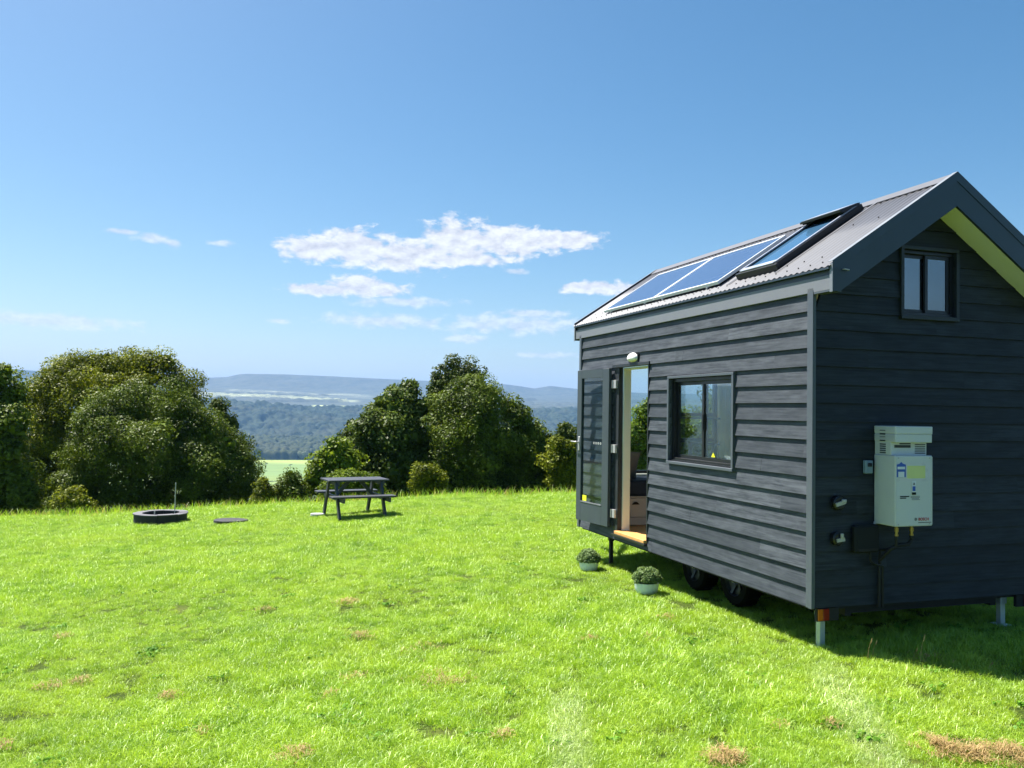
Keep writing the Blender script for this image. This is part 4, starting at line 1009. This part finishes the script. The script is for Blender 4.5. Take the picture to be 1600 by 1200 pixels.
# side window ------------------------------------------------------
def side_window():
    a0, a1, z0, z1 = WIN; t = .028
    mb = MB(); x0, x1 = -.036, .02
    mb.box(x0, x1, a0 - .03, a1 + .03, z1, z1 + .026, M['trim'], .002); mb.box(x0 - .006, x1, a0 - .03, a1 + .03, z0 - .028, z0, M['trim'], .002)
    mb.box(x0, x1, a0 - .03, a0 - .0005, z0 + .0005, z1 - .0005); mb.box(x0, x1, a1 + .0005, a1 + .03, z0 + .0005, z1 - .0005)
    w = mb.build('window', house)
    f = MB(); k = M['black']; fx0, fx1 = .012, .085; b = .038
    f.box(fx0, fx1, a0, a1, z1 - b, z1, k, .003); f.box(fx0, fx1, a0, a1, z0, z0 + b, k, .003); f.box(fx0, fx1, a0, a0 + b, z0 + b + .0005, z1 - b - .0005); f.box(fx0, fx1, a1 - b, a1, z0 + b + .0005, z1 - b - .0005)
    f.box(fx0 - .02, fx0 - .0005, a0 + .001, a1 - .001, z0 + .001, z0 + .014)
    f.build('frame', w)
    mid = (a0 + a1) / 2
    for (p0, p1, xx) in ((a0 + b, mid + .02, .028), (mid - .02, a1 - b, .052)):
        s = MB(); s.use(k); q = .034
        s.box(xx, xx + .022, p0, p1, z1 - b - q, z1 - b - .001); s.box(xx, xx + .022, p0, p1, z0 + b + .001, z0 + b + q)
        s.box(xx, xx + .022, p0, p0 + q, z0 + b + q + .0005, z1 - b - q - .0005); s.box(xx, xx + .022, p1 - q, p1, z0 + b + q + .0005, z1 - b - q - .0005)
        sh = s.build('sash', w)
        MB().box(xx + .009, xx + .013, p0 + q, p1 - q, z0 + b + q, z1 - b - q, M['glass']).build('pane', w)
    for z_ in (1.225, 1.475): MB().box(.088, .102, mid - .20, a1 - b, z_ - .010, z_ + .010, k, .002).build('glazing_bar', w)
    MB().box(.018, .0275, mid - .015, mid + .015, 1.36, 1.52, k, .003).build('catch', w)
    # yellow warning triangle low on the near pane
    MB().add([(.035, 1.51, 1.10), (.035, 1.58, 1.10), (.035, 1.545, 1.145)], [(0, 1, 2)]).build('warning_sticker', w, M['byellow'])
side_window()

def gable_window():
    a0, a1, z0, z1 = GW; mb = MB(); mb.use(M['gtrim'])
    mb.box(a0 - .03, a1 + .03, -.035, .02, z1, z1 + .03, None, .002); mb.box(a0 - .03, a1 + .03, -.042, .02, z0 - .035, z0, None, .002)
    mb.box(a0 - .03, a0 - .0005, -.035, .02, z0 + .0005, z1 - .0005); mb.box(a1 + .0005, a1 + .03, -.035, .02, z0 + .0005, z1 - .0005)
    w = mb.build('window', house); k = M['black']; f = MB(); b = .03
    f.box(a0, a1, .005, .075, z1 - b, z1, k, .003); f.box(a0, a1, .005, .075, z0, z0 + b, k, .003); f.box(a0, a0 + b, .005, .075, z0 + b + .0005, z1 - b - .0005); f.box(a1 - b, a1, .005, .075, z0 + b + .0005, z1 - b - .0005)
    f.build('frame', w)
    mid = (a0 + a1) / 2 + .01
    for p0, p1, yy in ((a0 + b, mid + .02, .04), (mid - .02, a1 - b, .018)):
        s = MB(); s.use(k); q = .028
        s.box(p0, p1, yy, yy + .02, z1 - b - q, z1 - b - .001); s.box(p0, p1, yy, yy + .02, z0 + b + .001, z0 + b + q)
        s.box(p0, p0 + q, yy, yy + .02, z0 + b + q + .0005, z1 - b - q - .0005); s.box(p1 - q, p1, yy, yy + .02, z0 + b + q + .0005, z1 - b - q - .0005)
        s.build('sash', w); MB().box(p0 + q, p1 - q, yy + .008, yy + .012, z0 + b + q, z1 - b - q, M['glassg']).build('pane', w)
M['gtrim'] = plain('dark_window_trim', (0.016, 0.021, 0.028), 0.5, var=0.15)
M['glassg'] = glass_mat('gable_glass', (0.12, 0.17, 0.22), 0.34)
gable_window()

# doorway ----------------------------------------------------------
def doorway():
    y0, y1, z0, z1 = DOOR; k = M['darkf']
    mb = MB(); mb.box(-.006, .05, 3.60, y1 - .001, z0 + .001, z1 - .001, k, .002); mb.box(-.022, .05, y0 + .001, y0 + .022, z0 + .001, z1 - .001, k, .002)
    mb.box(-.034, .05, y0 - .02, y1 + .02, z1 - .026, z1 + .012, k, .002)
    fr = mb.build('door_frame', house)
    MB().box(.0505, .145, 3.575, 3.60, z0, z1 - .03, M['cream'], .002).box(.0505, .145, y0 + .023, y0 + .028, z0, z1 - .03, M['cream']).box(.0505, .145, y0 + .03, 3.574, z1 - .05, z1 - .03, M['cream']).build('door_lining', house)
    MB().box(-.05, .16, y0 + .023, 3.598, z0 - .03, z0 + .006, M['timber'], .004).build('threshold', house)
    MB().box(-.06, -.0265, y0 - .005, y1 - .05, z0 - .055, z0 - .031, M['black'], .003).build('drip_edge', house)
doorway()

def door_leaf():
    ph = math.radians(6.0); wd, th = .80, .040
    root = bpy.data.objects.new('door', None)
    mb = MB(); mb.use(M['door']); h0, h1 = .13, 2.055; L0, L1, T_, B_ = .155, .115, .105, .235
    # local: x = thickness, y = along leaf
    mb.box(0, th, 0, L0, h0, h1, None, .003); mb.box(0, th, wd - L1, wd, h0, h1, None, .003)
    mb.box(.0005, th - .0005, L0 + .0005, wd - L1 - .0005, h1 - T_, h1 - .0005); mb.box(.0005, th - .0005, L0 + .0005, wd - L1 - .0005, h0 + .0005, h0 + B_)
    d = mb.build('door', house); d.location = (-.070, 3.745, 0); d.rotation_euler = (0, 0, ph)
    # thin pale bead along the bottom edge of the glass
    mb = MB(); mb.use(M['fascia']); mb.box(-.004, .012, L0 + .002, wd - L1 - .002, h0 + B_ + .001, h0 + B_ + .014); mb.build('glazing_bead', d)
    MB().box(.018, .022, L0 + .001, wd - L1 - .001, h0 + B_ + .001, h1 - T_ - .001, M['glassd']).build('pane', d)
    mb = MB(); mb.use(M['latch']); mb.box(-.008, -.0005, wd - .085, wd - .045, 1.02, 1.20, None, .003); mb.tube([(-.008, wd - .065, 1.13), (-.05, wd - .065, 1.13), (-.055, wd - .05, 1.13), (-.055, wd + .06, 1.135)], [.010, .010, .009, .007], 10)
    mb.build('handle', d, smooth=True)
    for i in range(4): MB().use(M['lampw']).lathe([(.010, 0), (.014, 0), (.014, .002), (.010, .002), (.010, 0)], (.0155, L0 + .06 + i * .055, 1.13), 'x', 12).build('ring_mark', d)
    MB().box(.0155, .0175, wd - L1 - .13, wd - L1 - .03, h0 + B_ + .02, h0 + B_ + .09, M['byellow']).build('yellow_sticker', d)
    for z in (.30, 1.08, 1.86):
        MB().box(-.035, -.0065, 3.625, 3.70, z - .05, z + .05, M['latch'], .002).tube([(-.04, 3.71, z - .05), (-.04, 3.71, z + .05)], .008, 10).build('hinge', house)
door_leaf()

def wall_lamp():
    mb = MB(); prof = []
    n = 10; P = []; F_ = []
    # half-dome bulkhead: elliptic shell on the wall
    nu, nv = 20, 8
    for i in range(nv + 1):
        t = i / nv * math.pi / 2; rr = math.cos(t); d = math.sin(t)
        for j in range(nu):
            a = TAU * j / nu; yy = .115 * rr * math.cos(a); zz = .055 * rr * math.sin(a) * (1.25 if math.sin(a) > 0 else .75); P.append((-.055 * d, yy, zz))
    for i in range(nv):
        for j in range(nu): F_.append((i * nu + j, i * nu + (j + 1) % nu, (i + 1) * nu + (j + 1) % nu, (i + 1) * nu + j))
    mb.use(M['lampw']).add(P, F_); l = mb.build('wall_lamp', house, smooth=True); l.location = (-.030, 3.18, 2.145)
    MB().box(.0, .022, -.12, .12, -.058, .05, M['black'], .004).build('backplate', l)
wall_lamp()

# water heater -----------------------------------------------------
def heater():
    v0, v1, z0, z1, d = .572, .940, .655, 1.447, .25
    mb = MB(); e = M['heater']; yb = -.016
    mb.box(v0, v1, -d, yb, z0, 1.215, e, .006)                          # body
    mb.box(v0 + .006, v1 - .006, -d + .055, yb - .001, 1.2155, 1.34, e, .003)    # recessed vent collar
    mb.box(v0, v1, -d - .004, yb, 1.385, z1, e, .005); mb.box(v0 + .003, v1 - .003, -d + .0, yb - .001, 1.318, 1.3845, e, .004)
    w = mb.build('water_heater', house)
    rb = MB(); rb.use(e)
    for zz in (1.335, 1.352, 1.369, 1.402, 1.419, 1.434): rb.box(v0 - .0025, v0 + .0005, -d + .01, yb - .004, zz, zz + .006)
    for x_ in (v0 + .004, v1 - .010): rb.box(x_, x_ + .006, -d - .003, -d + .0005, z0 + .01, 1.205)
    rb.box(v0 - .003, v1 + .003, -.03, yb + .001, z0 - .006, z0 + .012); rb.build('ribs', w)
    for x_, z_ in ((v0 + .03, z0 + .018), (v1 - .03, z0 + .018), (v0 + .03, 1.195), (v1 - .03, 1.195)): MB().use(M['latch']).lathe([(.0, -.0035), (.005, -.003), (.006, 0)], (x_, -d, z_), 'y', 10).build('screw', w)
    s = MB(); s.use(M['slot'])
    for i in range(5):
        zz = 1.228 + i * .017
        s.box(v1 - .125, v1 - .02, -d + .053, -d + .056, zz, zz + .008); s.box(v0 + .0045, v0 + .0065, -.14, -.075, zz, zz + .009); 
    for i in range(4): s.box(v0 - .0015, v0 + .0005, -.14, -.08, 1.325 + i * .026, 1.336 + i * .026)
    s.box(v0 + .04, v0 + .20, -d + .053, -d + .0555, 1.275, 1.297); s.box(v0 + .09, v0 + .20, -d + .053, -d + .0555, 1.302, 1.312)
    s.build('vent_slots', w)
    f = -d - .0012
    def st(name, a, b, c, dd, mat, o=0.0): return MB().box(a, b, f - o, f - o + .0008, c, dd, mat).build(name, w)
    st('yellow_label', v0 + .115, v0 + .295, 1.035, 1.135, M['yellow'])
    st('pale_label', v0 + .01, v1 - .01, 1.01, 1.16, M['heaterp'], -.0006)
    mb = MB(); mb.use(M['blue'])
    mb.prism([(v0 + .010, 1.045), (v0 + .10, 1.045), (v0 + .10, 1.145), (v0 + .075, 1.150), (v0 + .055, 1.165), (v0 + .035, 1.150), (v0 + .010, 1.145)], f - .0018, f - .001); b = mb.build('energy_label', w)
    MB().box(v0 + .026, v0 + .084, f - .0028, f - .002, 1.046, 1.088, M['paper']).box(v0 + .018, v0 + .092, f - .0028, f - .002, 1.108, 1.128, M['paper']).build('label_panel', b)
    st('small_label', v0 + .16, v0 + .20, .905, 1.015, M['paper'], .002); st('label_mark', v0 + .165, v0 + .195, .935, .972, M['blue'], .003); st('label_mark', v0 + .16, v0 + .20, .905, .925, M['ink'], .003)
    MB().use(M['ink']).add([(v0 + .17, f - .0035, .985), (v0 + .19, f - .0035, .985), (v0 + .18, f - .0035, 1.005)], [(0, 1, 2)]).build('label_mark', w)
    for i, (a, b_, z) in enumerate([(.045, .135, .893), (.045, .105, .880), (.15, .24, .893), (.15, .24, .884), (.16, .23, .875), (.16, .24, .866), (.225, .355, .684)]):
        h_ = .004 if i < 2 else (.0012 if i < 6 else .002); MB().box(v0 + a, v0 + b_, f - .001, f, z - h_, z + h_, M['ink']).build('printed_note', w)
    # red lettering and ring emblem low on the front
    cu = bpy.data.curves.new('lettering', 'FONT'); cu.body = 'BOSCH'; cu.size = .032; cu.extrude = .0004; cu.align_x = 'LEFT'; cu.offset = .0006
    to = bpy.data.objects.new('lettering', cu); COL.objects.link(to); bpy.context.view_layer.update()
    me = bpy.data.meshes.new_from_object(to); bpy.data.objects.remove(to)
    o = bpy.data.objects.new('lettering', me); COL.objects.link(o); o.parent = w; me.materials.clear(); me.materials.append(M['redink'])
    o.location = (v0 + .225, f - .001, .700); o.rotation_euler = (math.pi / 2, 0, 0)
    mb = MB(); mb.use(M['ink']).lathe([(.0085, 0), (.0115, 0), (.0115, .001), (.0085, .001), (.0085, 0)], (v0 + .20, f - .001, .711), 'y', 16); mb.box(v0 + .197, v0 + .203, f - .001, f, .7055, .7165); mb.build('emblem', w)
    # brass fittings
    for a in (.085, .235):
        mb = MB(); c = (v0 + a, -.17, 0); mb.use(M['brass']).lathe([(.0, .654), (.011, .654), (.011, .635), (.017, .634), (.017, .605), (.012, .603), (.012, .585), (.016, .584), (.016, .57), (0, .57)], c, n=12)
        mb.build('brass_fitting', w, smooth=True)
    mb = MB(); mb.use(M['chassis'])
    mb.tube([(v0 + .085, -.17, .572), (v0 + .085, -.17, .50), (v0 + .07, -.12, .46), (.61, -.045, .44), (.61, -.04, .30), (.605, -.04, -.02)], .014, 10)
    mb.tube([(v0 + .235, -.17, .572), (v0 + .235, -.17, .53), (v0 + .20, -.17, .50), (v0 + .12, -.17, .50), (v0 + .05, -.15, .47), (.60, -.05, .36)], .016, 10)
    mb.tube([(.50, -.06, .43), (.50, -.06, .36), (.56, -.055, .33), (.63, -.05, .31), (.63, -.05, -.02)], .012, 10)
    mb.build('pipework', house, smooth=True)
M['heaterp'] = plain('pale_label_film', (0.62, 0.62, 0.63), 0.3, var=0.03)
heater()
MB().box(.345, .585, -.075, -.014, .425, .65, M['ink'], .018).box(.37, .56, -.078, -.0755, .44, .46, M['chassis']).build('pump_box', house)
MB().box(.46, .535, -.05, -.014, 1.06, 1.165, M['outlet'], .006).box(.478, .518, -.062, -.0505, 1.115, 1.145, M['black'], .004).build('power_outlet', house)
for i, (v, z) in enumerate(((.205, .827), (.20, .545))):
    mb = MB(); mb.use(M['black']).lathe([(.0, -.014), (.055, -.014), (.055, -.05), (.045, -.06), (0, -.06)], (v, 0, z), 'y', 20); c = mb.build('inlet_fitting', house, smooth=True)
    mb = MB(); mb.use(M['latch'])
    if i == 0: mb.beam((v - .045, -.068, z - .012), (v + .04, -.072, z + .012), .012, .03, up=(0, 0, 1)); mb.box(v + .005, v + .045, -.085, -.066, z + .005, z + .032, None, .004)
    else: mb.beam((v - .03, -.068, z - .012), (v + .04, -.072, z - .002), .012, .028); mb.box(v + .0, v + .025, -.085, -.066, z + .008, z + .045, None, .004)
    mb.build('latch', c)

# running gear -----------------------------------------------------
mb = MB(); mb.use(M['chassis'])
for v in (.42, W - .42): mb.box(v - .03, v + .03, .1, LEN + .6, -.11, -.031)
for u in (.1, 1.2, 2.3, 3.4, 4.5): mb.box(.45, W - .45, u, u + .05, -.09, -.032)
mb.beam((.45, LEN + .1, -.07), (W / 2, LEN + 1.2, -.07), .06, .08); mb.beam((W - .45, LEN + .1, -.07), (W / 2, LEN + 1.2, -.07), .06, .08)
for u in (1.50, 2.25): mb.tube([(.3, u, -.10), (W - .3, u, -.10)], .025, 10)
mb.build('chassis', house)
for u in (1.50, 2.25):
    for v, s in ((.33, -1), (W - .33, 1)):
        gl = 0; hb = -.085
        t = MB(); w_ = .09; t.use(M['rubber']).lathe([(.155, -w_), (.225, -w_), (.243, -w_ * .8), (.25, -w_ * .5), (.25, w_ * .5), (.243, w_ * .8), (.225, w_), (.155, w_)], (v, u, hb), 'x', 36)
        for k in range(36):
            a = TAU * k / 36; p = (v, u + math.cos(a) * .251, hb + math.sin(a) * .251); t.beam((v - .07, p[1], p[2]), (v + .07, p[1], p[2]), .012, .006)
        wh = t.build('wheel', house, smooth=True)
        r = MB(); r.use(M['rim']).lathe([(.0, .03 * s), (.06, .035 * s), (.10, .055 * s), (.14, .05 * s), (.155, .085 * s), (.168, .088 * s), (.168, -.08 * s)], (v, u, hb), 'x', 30)
        for k in range(5): a = TAU * k / 5; r.beam((v + .05 * s, u + .05 * math.cos(a), hb + .05 * math.sin(a)), (v + .078 * s, u + .14 * math.cos(a), hb + .14 * math.sin(a)), .035, .012, up=(1, 0, 0))
        r.build('rim', wh, smooth=True)
        h = MB(); h.use(M['chrome']).lathe([(0, .10 * s), (.022, .098 * s), (.026, .08 * s), (.028, .03 * s)], (v, u, hb), 'x', 18); h.build('hub_cap', wh, smooth=True)

def wpos(v, u):
    c, s = math.cos(YAW), math.sin(YAW); return HX + c * v - s * u, HY + s * v + c * u
for v, u in ((.165, .12), (2.06, .12), (.16, 4.12), (2.1, 4.12)):
    x, y = wpos(v, u); g = gz(x, y) - HZ
    mb = MB(); a = .026 if u < 1 else .022
    mb.use(M['steel'] if u < 1 else M['chassis']); mb.box(v - a, v + a, u - a, u + a, g + .01, -.04, None, .004); mb.box(v - .06, v + .06, u - .06, u + .06, g - .004, g + .010); mb.box(v - a - .008, v + a + .008, u - a - .008, u + a + .008, -.10, -.031, None, .003)
    mb.build('jack_leg', house)
for v in (.085, W - .22):
    mb = MB(); mb.use(M['chassis']).box(v - .05, v + .16, -.004, .03, -.112, -.006, None, .004); t = mb.build('tail_light', house)
    if v < 1: MB().box(v - .046, v - .001, -.016, -.0045, -.104, -.012, M['amber'], .004).build('amber_lens', t); MB().box(v + .0, v + .06, -.016, -.0045, -.104, -.012, M['red'], .004).build('red_lens', t)
    else: MB().box(v + .03, v + .075, -.016, -.0045, -.104, -.012, M['red'], .004).build('red_lens', t); MB().box(v + .076, v + .13, -.016, -.0045, -.104, -.012, M['amber'], .004).build('amber_lens', t)

# inside -----------------------------------------------------------
hm = Matrix.Translation((HX, HY, HZ)) @ Matrix.Rotation(YAW, 4, 'Z')
def place_in(o, x, y, z, rz=0): 
    p = hm @ Vector((x, y, z)); o.location = p; o.rotation_euler = (0, 0, YAW + rz)
def interior():
    b = thing('drawer_bench', 'cream drawer bench under the end window, seen through the open doorway', 'bench'); place_in(b, 0, 0, 0)
    mb = MB(); mb.box(.106, 2.0, 4.02, 4.66, .096, .45, M['drawer'], .004); mb.box(.106, 2.0, 3.995, 4.66, .4505, .465, M['drawer'], .003); mb.build('body', b)
    for i in range(3):
        a = .12 + i * .62; dr = MB().box(a, a + .60, 4.0, 4.0195, .205, .44, M['drawer'], .004).build('drawer', b)
        mb = MB(); mb.use(M['black']); P = [(a + .26 + .10 * k / 8, 3.985 , .365 + .035 * math.sin(math.pi * k / 8)) for k in range(9)]
        mb.prism([(p[0], p[2]) for p in P], 3.975, 3.9995); mb.build('handle', dr)
    MB().box(.12, 1.98, 4.004, 4.0195, .108, .195, M['drawer'], .004).build('plinth', b)
    m = MB().box(.11, 1.95, 3.99, 4.66, .466, .665, M['navy'], .03).build('mattress'); place_in(m, 0, 0, 0); tag(m, 'navy mattress lying on the cream drawer bench inside the house', 'mattress')
    # cushion leaning against the window
    mb = MB(); nu, nv = 18, 14; P = []; F_ = []
    for i in range(nu + 1):
        for s in (1,):
            pass
    P = []; n = 16
    for side in (1, -1):
        for i in range(n + 1):
            for j in range(n + 1):
                a, b_ = 2 * i / n - 1, 2 * j / n - 1; th = .085 * ((1 - abs(a) ** 2.6) * (1 - abs(b_) ** 2.6)) ** .55
                k = 1 - .07 * (a * a * b_ * b_) * 0 - .05 * (1 - a * a) * 0
                P.append((side * th, .23 * a * (1 - .06 * (1 - b_ * b_)), .23 * b_ * (1 - .06 * (1 - a * a))))
    for side in (0, 1):
        o_ = side * (n + 1) ** 2
        for i in range(n):
            for j in range(n):
                q = (o_ + i * (n + 1) + j, o_ + (i + 1) * (n + 1) + j, o_ + (i + 1) * (n + 1) + j + 1, o_ + i * (n + 1) + j + 1); F_.append(q if side == 0 else q[::-1])
    c = mb.add(P, F_).build('cushion', None, M['greyfab'], smooth=True); tag(c, 'grey cushion leaning on the mattress inside the doorway', 'cushion')
    c.matrix_world = hm @ Matrix.Translation((.36, 4.30, .85)) @ Matrix.Rotation(math.radians(62), 4, 'Z') @ Matrix.Rotation(math.radians(-32), 4, 'Y') @ Matrix.Rotation(math.radians(8), 4, 'X')
    cu = MB(); n = 40; P = []
    for i in range(n + 1):
        y = 4.05 + .62 * i / n; x = W - .16 + .018 * math.sin(i * 1.9)
        P.append((x, y, .95)); P.append((x, y, 2.15))
    cu.add(P, [(2 * i, 2 * i + 2, 2 * i + 3, 2 * i + 1) for i in range(n)])
    P = []
    for i in range(n + 1):
        x = 1.99 + .26 * i / n; y = LEN - .14 + .014 * math.sin(i * 1.7); P.append((x + .05 * (1 - i / n), y, .72)); P.append((x, y, 2.2))
    cu.add(P, [(2 * i, 2 * i + 2, 2 * i + 3, 2 * i + 1) for i in range(n)])
    c = cu.build('curtain', None, M['curtain'], smooth=True); place_in(c, 0, 0, 0); tag(c, 'pale green curtain hanging in the far corner, seen through the side window', 'curtain')
    k = thing('kitchen_counter', 'white kitchen counter just inside the side window', 'counter'); place_in(k, 0, 0, 0)
    MB().box(.104, .62, .95, 2.25, .096, 1.00, M['drawer'], .004).build('cabinet', k); MB().box(.101, .65, .93, 2.27, 1.0005, 1.035, M['lampw'], .004).build('countertop', k)
    t = MB(); t.use(M['chrome']).tube([(.20, 1.25, 1.036), (.20, 1.25, 1.20), (.22, 1.26, 1.24), (.28, 1.27, 1.24), (.30, 1.275, 1.20)], .011, 10); t.build('tap', k, smooth=True)
    bw = MB(); bw.use(M['lampw']).lathe([(0, 0), (.06, 0), (.12, .07), (.125, .075), (.11, .07), (.055, .012), (0, .012)], (0, 0, 0)); bo = bw.build('bowl', smooth=True); place_in(bo, .27, 1.50, 1.037); tag(bo, 'white bowl on the counter behind the side window', 'bowl')
interior()

# ------------------------------------------------------------------ things on the lawn
def topiary(px, py, D, pr, label):
    r = ray(px, py); p = r * (D / r.y); x, y = p.x, p.y; z = gz(x, y) + .012
    t = thing('potted_plant', label, 'potted plant', (x, y, z), random.random(), 'round potted plants beside the house')
    mb = MB(); k = pr / .125; mb.use(M['pot']).lathe([(0, 0), (.095 * k, 0), (.108 * k, .01), (.122 * k, .06 * k), (.128 * k, .105 * k), (.130 * k, .112 * k), (.122 * k, .112 * k), (.118 * k, .09 * k), (0, .09 * k)], n=36); mb.build('pot', t, smooth=True)
    mb = MB(); mb.use(M['soil']).lathe([(0, .098 * k), (.05 * k, .100 * k), (.1175 * k, .094 * k)], n=24); mb.build('soil', t)
    n = 90; d = rng.normal(size=(n, 3)); d /= np.linalg.norm(d, axis=1, keepdims=True); d[:, 2] = np.abs(d[:, 2]) * 1.0 - .15
    C = d * np.array([.135, .135, .125]) * k + np.array([0, 0, .148 * k]); V = leaves(C, np.full(n, .03 * k), 75, .017, .9, .2, .6)
    d = rng.normal(size=(30, 3)) * .3; C = d * .09 * k + np.array([0, 0, .14 * k]); V = np.concatenate([V, leaves(C, np.full(30, .05 * k), 60, .03, .9)])
    quads('foliage', V, M['topi'], t)
M['topi'] = leaf_mat('topiary_leaves', (0.05, 0.10, 0.03), (0.24, 0.34, 0.14), .3, tip=(0.40, 0.47, 0.30), patch=20)
topiary(1010, 922, 8.95, .127, 'nearer round green plant in a pale pot, by the wheels')
topiary(920, 888, 10.35, .118, 'farther round green plant in a pale pot, under the open door')

def picnic():
    cx, cy = -3.16, 17.15; t = thing('picnic_table', 'dark stained wooden picnic table with attached benches on the lawn', 'picnic table', (cx, cy, gz(cx, cy) + .01), math.radians(26))
    m = M['tablew']; LT = 1.24
    mb = MB()
    for i in range(5): a = -.35 + i * .142; mb.box(-LT / 2, LT / 2, a, a + .132, .715, .75, m, .004)
    mb.build('tabletop', t)
    for s in (-1, 1):
        mb = MB()
        for i in range(2): a = s * .62 + (i - 1) * .142 + .005; mb.box(-LT / 2 - .02, LT / 2 + .02, a, a + .132, .425, .46, m, .004)
        mb.build('bench_seat', t)
    for e in (-1, 1):
        x = e * (LT / 2 - .16)
        for s in (-1, 1):
            MB().beam((x, s * .26, .714), (x, s * .63, 0), .045, .095, m, up=(0, 1, 0)).build('leg', t)
        MB().box(x + .0235, x + .065, -.34, .34, .63, .7145, m, .004).build('crossbar', t)
        MB().box(x + .0235, x + .065, -.78, .78, .335, .4245, m, .004).build('bench_support', t)
        MB().beam((x - e * .06, 0, .39), (x - e * .34, 0, .70), .07, .04, m, up=(0, 1, 0)).build('brace', t)
picnic()

def fire_pit():
    cx, cy = -7.33, 17.75; t = thing('fire_pit', 'low ring of black blocks with dusty grey tops, a fire pit on the lawn', 'fire pit', (cx, cy, gz(cx, cy) - .02))
    n = 8
    for i in range(n):
        a0 = TAU * (i + .012) / n + .25; a1 = TAU * (i + .988) / n + .25; k = 6
        def ring(r0, r1, z0, z1, mat, name, par):
            P = []; F_ = []
            for j in range(k + 1):
                a = a0 + (a1 - a0) * j / k; c, s = math.cos(a), math.sin(a)
                P += [(r0 * c, r0 * s, z0), (r1 * c, r1 * s, z0), (r1 * c, r1 * s, z1), (r0 * c, r0 * s, z1)]
            for j in range(k):
                b = j * 4
                for q in range(4): F_.append((b + q, b + (q + 1) % 4, b + 4 + (q + 1) % 4, b + 4 + q)[::-1])
            F_ += [(3, 2, 1, 0)[::-1], tuple(k * 4 + q for q in (3, 2, 1, 0))]
            o = MB().add(P, F_).build(name, par, mat); return o
        dz = rng.random() * .012
        b = ring(.38, .53 - rng.random() * .012, 0, .215 + dz, M['pitside'], 'block', t); ring(.365, .54, .216 + dz, .236 + dz, M['pittop'], 'block_cap', b)
    mb = MB(); mb.use(M['ash']); P = [(0, 0, .07)] + [(.41 * math.cos(TAU * j / 24), .41 * math.sin(TAU * j / 24), .05) for j in range(24)]
    mb.add(P, [(0, 1 + j, 1 + (j + 1) % 24) for j in range(24)]); mb.build('ash_bed', t)
    z = gz(cx, cy)
    p = MB(); p.tube([(0, 0, 0), (.004, 0, .4), (.008, 0, .76)], [.010, .010, .009], 8, M['rod']); p.tube([(.008, 0, .76), (.008, 0, .80)], [.014, .010], 8, M['rod'])
    o = p.build('metal_rod', smooth=True); o.location = (cx + .25, cy + .1, z + .04); tag(o, 'thin grey metal rod standing upright in the fire pit', 'rod')
    p = MB(); p.tube([(0, 0, 0), (0, 0, .17)], [.014, .012], 8, M['rod']); o = p.build('short_peg', smooth=True); o.location = (cx + .03, cy - .38, z + .12); tag(o, 'short pale peg at the front rim of the fire pit', 'peg')
fire_pit()
def disc(cx, cy, rx, ry, h, mat, name, label, cat):
    n = 24; z = gz(cx, cy) + .02; P = []; F_ = []
    for zz, k in ((0, 1.0), (h, .98)):
        for j in range(n): a = TAU * j / n; w = 1 + .05 * math.sin(3 * a + 1); P.append((rx * k * w * math.cos(a), ry * k * w * math.sin(a), zz))
    F_ = [tuple(range(n, 2 * n))] + [(j, (j + 1) % n, n + (j + 1) % n, n + j) for j in range(n)]
    o = MB().add(P, F_).build(name, None, mat); o.location = (cx, cy, z); tag(o, label, cat)
disc(-5.62, 17.0, .34, .30, .045, M['pitside'], 'drain_lid', 'flat dark round lid lying in the grass beside the fire pit', 'lid')
disc(-3.95, 17.35, .15, .13, .045, M['stone'], 'stepping_stone', 'small pale flat stone in the grass left of the picnic table', 'stone')

# ------------------------------------------------------------------ haze (air of the valley)
def haze():
    m = bpy.data.materials.new('valley_air'); m.use_nodes = True; nt = m.node_tree; nt.nodes.clear()
    out = nt.nodes.new('ShaderNodeOutputMaterial'); v = nt.nodes.new('ShaderNodeVolumePrincipled')
    v.inputs['Color'].default_value = (0.25, 0.50, 1.0, 1); v.inputs['Density'].default_value = 0.000092; v.inputs['Anisotropy'].default_value = 0.0
    nt.links.new(v.outputs[0], out.inputs['Volume'])
    o = MB().box(-9100, 9100, -9100, 9100, -130, 330).build('haze', None, m); tag(o, 'pale blue haze lying over the valley and hills', 'haze', None, 'stuff')
haze()
